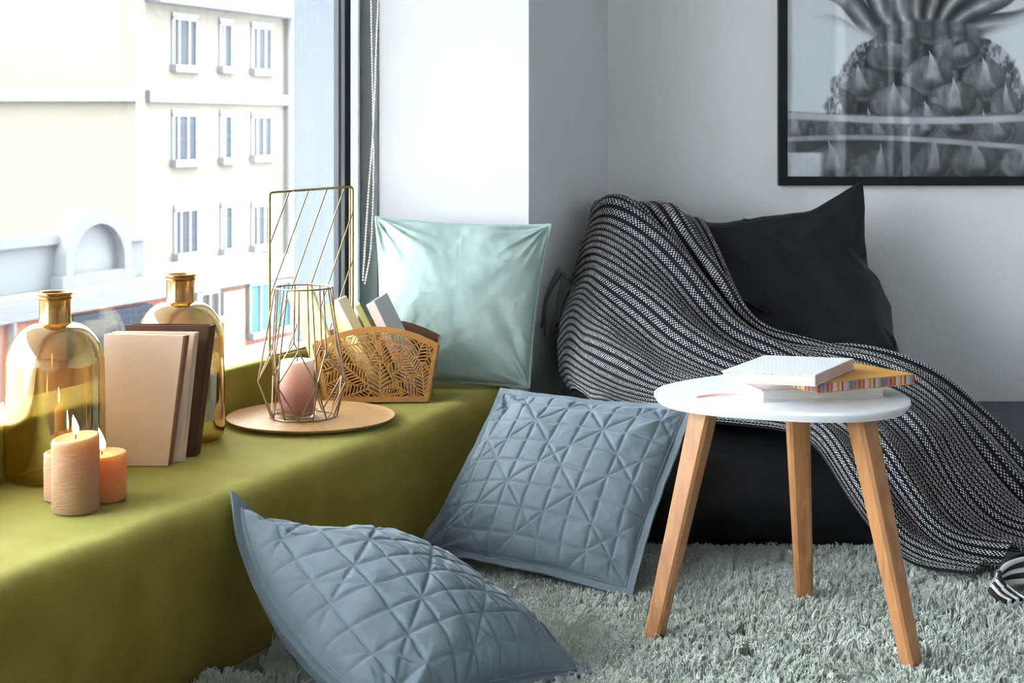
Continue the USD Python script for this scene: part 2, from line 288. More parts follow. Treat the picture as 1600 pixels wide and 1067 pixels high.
# facade: line through the corner seen at column 455, running along U
FZ = 52.0
FC = P(452, 200, FZ)
def Fp(px):                                                 # where the facade plane is met at a column
    k = (px - CX) / F; s = (FC[0] - k * FC[1]) / (k * U[1] - U[0]); return s
def fh(px, py):
    q = FC + Fp(px) * U; return EYE - (py - HY) * q[1] / F
def fslab(pxa, pxb, za, zb, d0, d1, C=None, c=.01):
    sa_, sb_ = Fp(pxa), Fp(pxb); o = FC + sa_ * U + d0 * N; o[2] = za
    return obox(o, U * (sb_ - sa_), N * (d1 - d0), Z * (zb - za), c)
GZ = -9.
top('street', bx((-120, -40, GZ - .3), (20, 160, GZ)), M['asphalt'], 'grey street far below the window', 'street', False, kind='structure')
apt = thing('apartment_building', 'cream apartment block across the street with three rows of windows', 'building')
zr = fh(288, 3)
part(apt, 'wall', fslab(228, 452, GZ, zr, -14, 0, c=.02), M['cream'], False)
wing_y = (FC + Fp(228) * U)[1]; wing_x = (FC + Fp(228) * U)[0]
part(apt, 'wing_wall', bx((wing_x - 40, wing_y - 1.2, GZ), (wing_x + .0, wing_y + 12, zr + 4)), M['cream'], False, label='side wing facing down the street')
part(apt, 'cornice', cat_([fslab(226, 456, zr - .15, zr + .25, -13, .55), fslab(226, 455, zr + .25, zr + .5, -13, .35)]), M['stone_white'], False, label='white eaves cornice along the roof edge')
zb = fh(340, 154)
part(apt, 'string_course', cat_([fslab(227, 455, zb - .16, zb + .18, -1, .18), bx((wing_x - 40, wing_y - 1.42, zb - .16), (wing_x + .1, wing_y - 1.1, zb + .18))]), M['stone_white'], False, label='thin white moulding between the upper storeys')
part(apt, 'downpipe', tube([FC + Fp(446) * U + .15 * N + Z * (GZ), FC + Fp(446) * U + .15 * N + Z * zr], .11), M['stone_white'], label='white downpipe near the corner')
part(apt, 'roof', fslab(230, 450, zr + .5, zr + 1.6, -13, -.6), M['roof_tin'], False)
def far_window(a, b, ya, yb, bars):
    z1, z0 = fh((a + b) / 2, ya), fh((a + b) / 2, yb)
    f = part(apt, 'window', cat_([fslab(a - 2.5, a + 1.5, z0, z1, -.12, .05), fslab(b - 1.5, b + 2.5, z0, z1, -.12, .05), fslab(a - 2.5, b + 2.5, z1 - .12, z1 + .1, -.12, .05), fslab(a - 4, b + 4, z0 - .22, z0, -.12, .22)] +
             [fslab(q - 1.6, q + 1.6, z0, z1, -.12, .04) for q in bars]), M['far_frame'], False)
    part(f, 'pane', fslab(a, b, z0, z1, -.1, .012), M['far_glass'], False)
for a, b, ya, yb, bars in ((270, 306, 26, 102, (279, 295)), (344, 361, 34, 104, (349,)), (394, 423, 40, 108, (402, 414)), (270, 306, 176, 249, (278, 293)), (345, 361, 177, 246, (350,)), (394, 423, 179, 242, (401, 412)),
                           (273, 308, 324, 394, (282, 296)), (346, 362, 319, 388, (351,)), (394, 423, 317, 381, (402, 413))):
    far_window(a, b, ya, yb, bars)
# low shop row
SC = P(470, 200, 38.0)
def Sp(px): k = (px - CX) / F; return (SC[0] - k * SC[1]) / (k * U[1] - U[0])
def sh(px, py): q = SC + Sp(px) * U; return EYE - (py - HY) * q[1] / F
def sslab(pxa, pxb, za, zb, d0, d1, c=.01):
    a, b = Sp(pxa), Sp(pxb); o = SC + a * U + d0 * N; o[2] = za
    return obox(o, U * (b - a), N * (d1 - d0), Z * (zb - za), c)
shop = thing('shop_building', 'low pink brick shop row with a white parapet in front of the cream block', 'building')
ze = sh(240, 463)
part(shop, 'wall', sslab(-60, 470, GZ, ze, -1.5, 0), M['pink_brick'], False)
part(shop, 'cornice', sslab(-60, 471, ze - .05, ze + .30, -1.6, .14), M['stone_white'], False, label='white cornice over the brick')
part(shop, 'roof', sslab(-60, 471, ze + .30, ze + .42, -1.6, .1), M['snow'], False)
zp = ze + .42
part(shop, 'parapet', cat_([sslab(-60, 100, zp, zp + .85, -.5, -.2), sslab(-60, 100, zp + .85, zp + 1.05, -.6, -.1), sslab(200, 238, zp, zp + .75, -.5, -.2), sslab(200, 238, zp + .75, zp + .95, -.6, -.1)]), M['stone_white'], False)
pc = SC + Sp(150) * U; hw = abs(Sp(205) - Sp(103)) / 2
arch = Polygon([(-hw, 0)] + [(-hw * math.cos(a), .55 + .95 * math.sin(a)) for a in np.linspace(0, math.pi, 24)] + [(hw, 0)])
part(shop, 'pediment', extrude(arch.difference(sa.scale(arch, .78, .80, origin=(0, 0))).union(sbox(-hw * 1.1, 0, hw * 1.1, .25)), .5, np.array([pc[0], pc[1], zp]) - .4 * N, U, Z), M['stone_white'], False, label='white arched pediment on the parapet')
part(shop, 'pediment_panel', extrude(sa.scale(arch, .80, .82, origin=(0, 0)), .3, np.array([pc[0], pc[1], zp]) - .42 * N, U, Z), M['snow'], False)
part(shop, 'sign_board', sslab(104, 228, ze - 1.05, ze - .12, 0, .18), M['shop_sign'], False, label='dark blank sign board under the cornice')
for a, b, ya, yb, m in ((311, 336, 462, 498, 'far_glass'), (388, 418, 448, 520, 'shop_blue'), (424, 448, 446, 512, 'shop_blue')):
    z1, z0 = sh(a, ya), sh(a, yb)
    f = part(shop, 'window', cat_([sslab(a - 3, b + 3, z1, z1 + .12, -.1, .1), sslab(a - 3, a, z0, z1, -.1, .1), sslab(b, b + 3, z0, z1, -.1, .1), sslab(a - 3, b + 3, z0 - .15, z0, -.1, .2), sslab((a + b) / 2 - 1.5, (a + b) / 2 + 1.5, z0, z1, -.1, .1)]), M['far_frame'], False)
    part(f, 'pane', sslab(a, b, z0, z1, -.1, .05), M[m], False)
z1, z0 = sh(346, 456), GZ
d = part(shop, 'door', cat_([sslab(343, 376, z0, z1, -.1, .12)]), M['stone_white'], False, label='white shop door with a pane above')
part(d, 'pane', sslab(352, 368, z0 + .6, z1 - 1.3, .1, .14), M['shop_blue'], False)
for q in (12, 300):
    part(shop, 'pilaster', sslab(q, q + 5, GZ, ze - .06, 0, .15), M['stone_white'], False)

# ---------------------------------------------------------------- olive window bench
rng = np.random.default_rng(4)
bench = thing('window_bench', 'long olive green velvet window bench carrying the bottles, candles and books', 'bench', W(-.24, -.5, FLOOR))
def bench_sweep(prof, t0, yend, nt=260, amp=.004, seed=1):
    prof = np.array(prof); n = len(prof)
    t1 = np.full(n, yend)
    s = np.linspace(0, 1, nt)
    t = t0 + (t1[:, None] - t0) * s[None]
    v = B0 + prof[:, 0][:, None, None] * N + t[..., None] * U + prof[:, 1][:, None, None] * Z
    k = meshkit.fbm(v * np.array([7, 7, 7]), 3, seed) - .5
    out = np.zeros_like(prof); e = np.gradient(prof, axis=0); out = np.stack([-e[:, 1], e[:, 0]], 1); out /= np.linalg.norm(out, axis=1, keepdims=True) + 1e-9
    cen = prof.mean(0); out *= np.sign(((prof - cen) * out).sum(1))[:, None] + 1e-9
    v += amp * 2 * k[..., None] * (out[:, 0][:, None, None] * N + out[:, 1][:, None, None] * Z)
    f = grid_faces(n, nt).tolist()
    v = v.reshape(-1, 3)
    # end caps
    c0, c1 = len(v), len(v) + 1
    v = np.vstack([v, v.reshape(n, nt, 3)[:, 0].mean(0), v.reshape(n, nt, 3)[:, -1].mean(0)])
    for i in range(n):
        j = (i + 1) % n
        f += [[i * nt, c0, j * nt], [i * nt + nt - 1, j * nt + nt - 1, c1]]
    m = trimesh.Trimesh(v, np.array(f), process=False); m.fix_normals(); return m
def arc(cx, cz, r, a0, a1, n=8): return [(cx + r * math.cos(a), cz + r * math.sin(a)) for a in np.linspace(math.radians(a0), math.radians(a1), n)]
seg = lambda a, b, n: [tuple(x) for x in np.linspace(a, b, n)]
body = seg((-.01, FLOOR), (0, .05), 4) + seg((.002, .08), (.002, BENCH - .07), 8) + arc(-.058, BENCH - .06, .06, 0, 90, 10) + seg((-.08, BENCH), (-.478, BENCH), 26) + [(-.478, FLOOR), (-.478, FLOOR - .0)]
part(bench, 'seat_cushion', bench_sweep(body + seg((-.47, FLOOR), (-.02, FLOOR), 6), -4.6, .655), M['velvet'], 50, label='olive velvet seat with rounded front edge')
back = [(-.478, FLOOR)] + seg((-.478, .0), (-.478, LEDGE - .02), 10) + arc(-.49, LEDGE - .012, .012, 0, 90, 5) + seg((-.495, LEDGE), (-.505, LEDGE), 3) + [(-.506, FLOOR)]
part(bench, 'back_rail', bench_sweep(back, -4.6, .655, 160, .002, 2), M['velvet'], 50, label='raised velvet covered rail against the window')

# ---------------------------------------------------------------- rug
rug = thing('shag_rug', 'pale grey green shag rug covering the floor', 'rug', (1., 2.5, FLOOR))
rp = Polygon([tuple(W(.03, t)[:2]) for t in (-3.2, .96)] + [(.05, 4.47), (.12, 4.62), (.30, 5.08), (4.2, 5.08), (4.2, -.2), tuple(W(.03, -3.2)[:2])]).convex_hull.difference(pier2.buffer(.01)).difference(Polygon([tuple(W(d_, t_)[:2]) for d_, t_ in ((.02, -4.6), (.02, 1.2), (-.6, 1.2), (-.6, -4.6))]))
part(rug, 'backing', extrude(rp, .012, np.array([0, 0, FLOOR]), v3_(1, 0, 0), v3_(0, 1, 0)), M['rug_base'], False)
def yarn_patch(seed, n=1150, size=.13):
    r = np.random.default_rng(seed); vs, fs = [], []; base = 0
    cl = (r.random((230, 2)) - .5) * (size + .02); ch = r.random(230); ca = r.random(230) * 6.283
    xy = (r.random((n, 2)) - .5) * size; own = cKDTree(cl).query(xy)[1]
    for k in range(n):
        x, y = xy[k]; o = own[k]; h = .016 + r.random() * .008 + .012 * ch[o]
        to = cl[o] - xy[k]; d = np.array([math.cos(ca[o]), math.sin(ca[o])]); tip = xy[k] + to * .40 + d * (.003 + .006 * ch[o]) + r.normal(0, .0026, 2); mid = xy[k] + to * .25 + d * .002 + r.normal(0, .0015, 2)
        p = np.array([[x, y, 0], [mid[0], mid[1], h * .6], [(mid[0] + tip[0]) / 2, (mid[1] + tip[1]) / 2, h * .93], [tip[0], tip[1], h * (.84 + .24 * r.random())]])
        m = tube(p, np.array([.0013, .0014, .0012, .0007]), 3, caps=False)
        vs.append(m.vertices); fs.append(m.faces + base); base += len(m.vertices)
    return np.vstack(vs), np.vstack(fs)
pi = UsdGeom.PointInstancer.Define(stage, rug + '/pile')
keys(pi.GetPrim(), kind='stuff')
prot = []
for k in range(5):
    v, f = yarn_patch(k + 3)
    p = rug + f'/pile/tuft' + (f'_{k:03d}' if k else '')
    usdkit.mesh(stage, p, trimesh.Trimesh(v, f, process=False), M['yarn'], smooth=True); prot.append(p)
pos, idx, ori = [], [], []
rr = random.Random(5)
for gx in np.arange(-.75, 2.3, .115):
    for gy in np.arange(2.25, 4.75, .115):
        if np.dot(np.array([gx, gy, 0]) - B0, N) < .03: continue
        if abs(gx) > .36 * gy + .55: continue
        pos.append((gx + rr.uniform(-.01, .01) - 1., gy + rr.uniform(-.01, .01) - 2.5, rr.uniform(-.004, .001) + .006)); idx.append(rr.randrange(5))
        a = rr.uniform(0, 2 * math.pi); ori.append(Gf.Quath(math.cos(a / 2), 0, 0, math.sin(a / 2)))
pi.CreatePrototypesRel().SetTargets(prot); pi.CreatePositionsAttr(pos); pi.CreateProtoIndicesAttr(idx); pi.CreateOrientationsAttr(ori)

# ---------------------------------------------------------------- beanbag
def hull(sph):
    pts = []
    ico = trimesh.creation.icosphere(2).vertices
    for x, y, z, r in sph: pts.append(ico * r + np.array([x, y, z]))
    h = trimesh.convex.convex_hull(np.vstack(pts))
    return manifold3d.Manifold(manifold3d.Mesh(np.asarray(h.vertices, np.float32), np.asarray(h.faces, np.uint32)))
seat = hull([(.29, 3.83, .10, .12), (.98, 3.83, .10, .12), (.25, 4.6, .11, .12), (1.09, 4.55, .11, .12), (.31, 3.86, .15, .125), (.97, 3.86, .15, .125), (.26, 4.45, .26, .12), (1.0, 4.45, .25, .12)])
backb = hull([(.28, 4.58, .26, .12), (1.04, 4.60, .28, .12), (.31, 4.84, .62, .08), (.62, 4.86, .62, .09), (.97, 4.88, .64, .08), (1.085, 4.76, .46, .06), (.28, 4.8, .4, .05)])
hornr = hull([(.86, 4.86, .60, .09), (1.02, 4.85, .50, .09), (1.075, 4.86, .815, .014)])
hornr2 = hull([(.70, 4.86, .64, .08), (.98, 4.87, .70, .05), (1.02, 4.86, .6, .08)])
hornl = hull([(.36, 4.86, .58, .09), (.29, 4.83, .45, .06), (.30, 4.87, .72, .02), (.36, 4.88, .70, .02)])
bb = seat + backb + hornr + hornr2 + hornl
bb = bb.refine_to_length(.022)
mm = bb.to_mesh(); bean = trimesh.Trimesh(mm.vert_properties[:, :3], mm.tri_verts, process=False); bean.merge_vertices()
trimesh.smoothing.filter_taubin(bean, .5, .53, 26)
v = bean.vertices.copy(); nrm = bean.vertex_normals
wr = (meshkit.fbm(v * np.array([4, 4, 6]), 3, 7) - .5) * .045 + (np.abs(meshkit.fbm(v @ np.array([[9, 2, 4], [-3, 5, 4], [2, -6, 5]]), 2, 9) - .5)) * -.035
fade = np.clip((v[:, 2] - .01) / .1, 0, 1) * np.clip((.80 - v[:, 2]) / .15, 0.1, 1)
v += nrm * (wr * fade)[:, None]
v[:, 2] = np.maximum(v[:, 2], -.012)
bean.vertices = v
bag = thing('beanbag_chair', 'large black beanbag chair with a peaked back in the corner', 'beanbag', (.63, 4.2, FLOOR))
part(bag, 'body', bean, M['black_cloth'], True)
# piped seam round the front
seam_px = [(1000, 706), (1100, 702), (1200, 704), (1300, 702), (1370, 704)]
ray = trimesh.ray.ray_triangle.RayMeshIntersector(bean)
def hit(px, py):
    d = np.array([(px - CX) / F, 1, -(py - HY) / F]); o = np.array([0, 0, EYE])
    loc, _, _ = ray.intersects_location([o], [d], multiple_hits=False)
    return loc[0] if len(loc) else None
def seam(pxs, name, r=.003, n=40):
    pts = [hit(*q) for q in spline(np.array(pxs, float), n)]
    pts = [q for q in pts if q is not None]
    if len(pts) > 4:
        pts = np.array(pts); k = np.ones(5) / 5
        pts[2:-2] = np.stack([np.convolve(pts[:, i], k, 'valid') for i in range(3)], 1)
        part(bag, name, tube(pts, r, 6), M['black_cloth'])
seam(seam_px, 'seam')
seam([(1352, 300), (1352, 350), (1372, 400), (1392, 450), (1405, 500), (1415, 550)], 'seam')

# ---------------------------------------------------------------- grey floor sofa at the right
sofa = thing('floor_sofa', 'low dark grey upholstered floor sofa against the end wall at the right', 'sofa', (2.2, 4.7, FLOOR))
part(sofa, 'seat_cushion', obox((1.27, 4.30, FLOOR + .03), (2.4, 0, 0), (0, .80, 0), (0, 0, .115), .022), M['sofa'], 30)
part(sofa, 'base', obox((1.28, 4.31, FLOOR), (2.38, 0, 0), (0, .78, 0), (0, 0, .03), .004), M['sofa'], 30)

# ---------------------------------------------------------------- knitted throw
rows = [
 # s, [(t, px, py, depth)...]
 (-.14, [(0, 897, 612, 4.30), (.1, 874, 580, 4.45), (.2, 868, 540, 4.56), (.35, 872, 492, 4.70), (.5, 886, 432, 4.84), (.65, 908, 372, 4.92), (.75, 928, 318, 4.95), (.85, 1000, 322, 5.0), (1, 1105, 352, 5.0)]),
 (0.0,  [(0, 905, 612, 4.10), (.1, 886, 566, 4.27), (.2, 893, 508, 4.38), (.35, 911, 446, 4.50), (.5, 930, 388, 4.64), (.65, 949, 336, 4.75), (.75, 976, 312, 4.80), (.85, 1036, 332, 4.80), (1, 1108, 346, 4.80)]),
 (.12,  [(0, 915, 622, 3.98), (.1, 910, 582, 4.12), (.2, 915, 530, 4.25), (.35, 935, 470, 4.40), (.5, 960, 405, 4.52), (.65, 1000, 365, 4.62), (.75, 1030, 365, 4.70), (.85, 1070, 375, 4.68), (1, 1132, 392, 4.68)]),
 (.25,  [(0, 936, 636, 3.90), (.1, 945, 600, 4.02), (.2, 960, 560, 4.14), (.35, 990, 510, 4.27), (.5, 1025, 455, 4.40), (.65, 1062, 425, 4.50), (.75, 1090, 425, 4.60), (.85, 1115, 435, 4.56), (1, 1158, 455, 4.56)]),
 (.45,  [(0, 1015, 648, 3.82), (.1, 1030, 628, 3.92), (.2, 1050, 605, 4.00), (.35, 1085, 575, 4.10), (.5, 1120, 548, 4.22), (.65, 1155, 535, 4.32), (.75, 1180, 533, 4.38), (.85, 1203, 535, 4.40), (1, 1236, 547, 4.38)]),
 (.58,  [(0, 1140, 660, 3.76), (.15, 1165, 640, 3.84), (.35, 1210, 612, 3.98), (.5, 1245, 596, 4.10), (.65, 1290, 580, 4.20), (.8, 1330, 566, 4.30), (.9, 1350, 556, 4.36), (1, 1370, 550, 4.38)]),
 (.68,  [(0, 1255, 684, 3.70), (.15, 1285, 660, 3.76), (.35, 1320, 640, 3.86), (.5, 1350, 625, 3.96), (.65, 1390, 610, 4.06), (.8, 1425, 598, 4.16), (.9, 1445, 594, 4.24), (1, 1462, 598, 4.30)]),
 (.76,  [(0, 1300, 745, 3.64), (.15, 1335, 710, 3.66), (.35, 1380, 685, 3.70), (.5, 1420, 672, 3.78), (.65, 1455, 658, 3.90), (.8, 1485, 645, 4.04), (.9, 1500, 640, 4.16), (1, 1515, 648, 4.24)]),
 (.85,  [(0, 1345, 815, 3.59), (.15, 1385, 785, 3.60), (.35, 1430, 755, 3.63), (.5, 1462, 740, 3.68), (.65, 1495, 725, 3.78), (.8, 1528, 700, 3.92), (.9, 1550, 690, 4.04), (1, 1575, 700, 4.12)]),
 (.93,  [(0, 1392, 866, 3.56), (.15, 1432, 842, 3.57), (.35, 1475, 815, 3.60), (.5, 1508, 800, 3.64), (.65, 1545, 785, 3.72), (.8, 1585, 765, 3.86), (.9, 1608, 755, 3.95), (1, 1632, 760, 4.02)]),
 (1.0,  [(0, 1440, 893, 3.50), (.15, 1478, 872, 3.54), (.35, 1525, 850, 3.60), (.5, 1562, 838, 3.66), (.65, 1600, 825, 3.74), (.8, 1640, 812, 3.84), (.9, 1668, 805, 3.92), (1, 1700, 805, 3.98)]),
 (1.1,  [(0, 1528, 905, 3.44), (.15, 1565, 886, 3.50), (.35, 1615, 868, 3.56), (.5, 1655, 858, 3.62), (.65, 1695, 848, 3.70), (.8, 1735, 838, 3.80), (.9, 1765, 832, 3.88), (1, 1800, 832, 3.94)]),
]
NS, NT, RIBS = 420, 440, 38
tt = np.linspace(0, 1, NT)
ctrl = []
for s, r in rows:
    r = np.array(r); pts = np.array([P(*q) for q in r[:, 1:]])
    # smooth interpolation in t
    from scipy.interpolate import PchipInterpolator
    ctrl.append(PchipInterpolator(r[:, 0], pts)(tt))
ss = np.array([r[0] for r in rows])
bl = PchipInterpolator(ss, np.array(ctrl))(np.linspace(ss[0], ss[-1], NS))
# smooth the coarse net
from scipy.ndimage import gaussian_filter, gaussian_filter1d
bl = np.stack([gaussian_filter(bl[..., k], (9, 9), mode='nearest') for k in range(3)], -1)
def net_normals(g):
    a, b = np.gradient(g, axis=0), np.gradient(g, axis=1)
    n = np.cross(b, a); n /= np.linalg.norm(n, axis=-1, keepdims=True) + 1e-12
    return n
bn = net_normals(bl)
if (bn[..., 1].mean()) > 0: bn = -bn
sg, tg = np.meshgrid(np.linspace(0, 1, NS), tt, indexing='ij')
# soft folds that run along the throw, drifting sideways
ph = meshkit.fbm(np.stack([sg * 3, tg * 2, sg * 0], -1), 3, 11) * 6
sv = np.linspace(ss[0], ss[-1], NS)[:, None]
win = lambda a, b, e=.1: np.clip((sv - a + e) / e, 0, 1) * np.clip((b + e - sv) / e, 0, 1)
def ridge(c, w, h, a, b, drift=0.): return h * np.exp(-((tg - c - drift * (sv - a)) / w) ** 2) * win(a, b)
ridges = ridge(.70, .055, .040, .0, .5, -.08) + ridge(.86, .05, .032, .0, .5, .02) + ridge(.42, .06, .022, .1, .55, .1) + ridge(.2, .05, .02, .2, .6, .1) + ridge(.55, .06, .034, .66, 1.1, .1) + ridge(.30, .05, .03, .7, 1.1, -.05) + ridge(.80, .05, .04, .6, 1.1, .05) + ridge(.08, .04, .02, .6, 1.1, .05) + ridge(.95, .03, .025, .55, 1.1)
fold = np.sin(tg * 2 * np.pi * 3.2 + ph + sg * 5) * .5 + np.sin(tg * 2 * np.pi * 5.3 - ph * 1.3 + 1.) * .35
keepv = bl.copy()
amp = np.interp(np.linspace(ss[0], ss[-1], NS), [-.14, 0, .12, .3, .45, .6, .75, .9, 1.1], [.004, .008, .016, .022, .014, .012, .026, .030, .016])[:, None]
bl = bl + bn * (fold * amp * .7 + ridges + (meshkit.fbm(np.stack([sg * 9, tg * 6, sg * 0], -1), 3, 5) - .5) * .02)[..., None]
# keep the cloth outside the beanbag
ray_v, ray_f = trimesh.sample.sample_surface(bean, 60000, seed=3)
fn = bean.face_normals[ray_f]; ok = fn @ np.array([-.25, -1, .75]) > .12; ray_v, fn = ray_v[ok], fn[ok]; tree = cKDTree(ray_v)
for it in range(3):
    flat = bl.reshape(-1, 3); dd, ii = tree.query(flat)
    sd = ((flat - ray_v[ii]) * fn[ii]).sum(1)
    push = np.where((dd < .16) & (sd < .014), .014 - sd, 0); push[: int(NS * .09) * NT] *= 0
    flat = flat + fn[ii] * push[:, None]
    flat[:, 2] = np.maximum(flat[:, 2], .004)
    flat[:, 0] = np.maximum(flat[:, 0], np.where(flat[:, 1] > YP - .02, .048 + .4286 * (flat[:, 1] - YP) + .022, -9))      # clear of the pier
    bl = flat.reshape(bl.shape)
    bl = np.stack([gaussian_filter(bl[..., k], (4, 2.2), mode='nearest') for k in range(3)], -1)
bn = net_normals(bl)
if (bn[..., 1].mean()) > 0: bn = -bn
# ribs
tr = .72 * tg + .28 * (1 - (1 - tg) ** 2.2)
rib = np.abs(np.sin(tr * np.pi * RIBS)) ** .6
length = np.cumsum(np.concatenate([[0], np.linalg.norm(np.diff(bl[:, NT // 2], axis=0), axis=1)]))
stitch = np.sin(length / .0052 * np.pi)[:, None] * .0006
front = bl + bn * (rib * .0048 + stitch)[..., None]
rear = bl - bn * .004
nv = NS * NT
uvf = np.stack([tr * RIBS, np.repeat(length[:, None], NT, 1) / .0104], -1).reshape(-1, 2)
f1 = grid_faces(NS, NT); tm = trimesh.Trimesh(front.reshape(-1, 3), f1, process=False)
flip = tm.face_normals[:, 1].mean() > 0
if flip: f1 = f1[:, ::-1]
f2 = f1[:, ::-1] + nv
ring = np.concatenate([np.arange(NT), np.arange(1, NS) * NT + NT - 1, (NS - 1) * NT + np.arange(NT - 2, -1, -1), np.arange(NS - 2, 0, -1) * NT])
r2 = np.roll(ring, -1)
fr = np.vstack([np.stack([ring, r2, r2 + nv], 1), np.stack([ring, r2 + nv, ring + nv], 1)])
throwm = (np.vstack([front.reshape(-1, 3), rear.reshape(-1, 3)]), np.vstack([f1, f2, fr]))
M['knit'] = mat('knit', {
    'uv': ('uvmap', {'attribute': 'st'}), 's': ('separate_xyz', {}),
    'fu': ('math', {'math_type': 'fraction'}),
    'c': ('math', {'math_type': 'subtract', 'value2': .5}), 'ab': ('math', {'math_type': 'absolute'}), 'band': ('math', {'math_type': 'less_than', 'value2': .29}),
    'u3': ('math', {'math_type': 'multiply', 'value2': 3.0 * 2 * math.pi}), 'su': ('math', {'math_type': 'sine'}),
    'v3': ('math', {'math_type': 'multiply', 'value2': 2 * math.pi}), 'sv': ('math', {'math_type': 'sine'}),
    'dot': ('math', {'math_type': 'multiply'}), 'nz': ('noise_texture', {'scale': 2.2, 'detail': 2}), 'nm': ('math', {'math_type': 'multiply_add', 'value2': 2.2, 'value3': -1.2}),
    'sum': ('math', {'math_type': 'add'}), 'th': ('map_range', {'from_min': .0, 'from_max': .35, 'to_min': 0, 'to_max': 1, 'clamp': True}),
    'mask': ('math', {'math_type': 'multiply'}), 'mix': ('mix_color', {'a': (.010, .011, .015), 'b': (.62, .62, .62)}),
    'p': ('principled_bsdf', {'roughness': .95, 'sheen_weight': .1, 'specular_ior_level': .1})},
    [('uv.UV', 's.vector'), ('s.x', 'fu.value1'), ('fu.value', 'c.value1'), ('c.value', 'ab.value1'), ('ab.value', 'band.value1'),
     ('s.x', 'u3.value1'), ('u3.value', 'su.value1'), ('s.y', 'v3.value1'), ('v3.value', 'sv.value1'), ('su.value', 'dot.value1'), ('sv.value', 'dot.value2'),
     ('uv.UV', 'nz.vector'), ('nz.fac', 'nm.value1'), ('dot.value', 'sum.value1'), ('nm.value', 'sum.value2'), ('sum.value', 'th.value'),
     ('th.result', 'mask.value1'), ('band.value', 'mask.value2'), ('mask.value', 'mix.fac'), ('mix.result', 'p.base_color')])
throw = thing('knitted_throw', 'black and white ribbed knitted throw draped over the black beanbag', 'blanket', (.9, 4.1, 0))
part(throw, 'cloth', throwm, M['knit'], uv=np.vstack([uvf, uvf]))
M['cord_grey'] = plain('grey_fringe', (.13, .13, .13), .95)
M['cord_white'] = plain('white_fringe', (.62, .62, .62), .95)
M['cord_black'] = plain('black_fringe', (.012, .012, .016), .95)
rt = np.random.default_rng(8)
for k in range(11):                                       # fringe hanging at the left end
    a = P(874 + k * 2.6, 418 + 5.5 * (k % 3) + k * 3.0, 4.62 - .004 * k)
    b = P(862 + k * 2.2 + rt.normal(0, 5), 470 + k * 2 + rt.normal(0, 4), 4.60 - .004 * k); c = P(853 + k * 3.2 + rt.normal(0, 5), 515 + rt.normal(0, 9) + k * 1.5, 4.58 - .004 * k)
    part(throw, 'fringe', tube(spline([a, b, c], 10), np.linspace(.0058, .0042, 10), 6), M['cord_grey'], label='dark grey twisted fringe cord')
for k in range(15):                                       # the fringe knot lying on the rug at the right
    q = k / 14; w = 1 if k % 2 else 0
    hh = .012 + .045 * q; j = 3 * math.sin(k * 2.1)
    pts = spline([on_plane(1648, 866 + 38 * (1 - q), hh), on_plane(1602, 868 + 40 * (1 - q) + j, hh + .004), on_plane(1566 + 8 * q, 878 + 32 * (1 - q) + j, hh), on_plane(1547 + 14 * q, 900 + 20 * (1 - q), hh * .7), on_plane(1556 + 26 * q + j, 924 + 8 * (1 - q), .010), on_plane(1572 + 26 * q + 2 * j, 936 + 4 * (1 - q), .006)], 22)
    part(throw, 'fringe', tube(pts, np.linspace(.0066, .0050, 22), 7), M['cord_white' if w else 'cord_black'], label=('off white' if w else 'black') + ' twisted fringe cord')

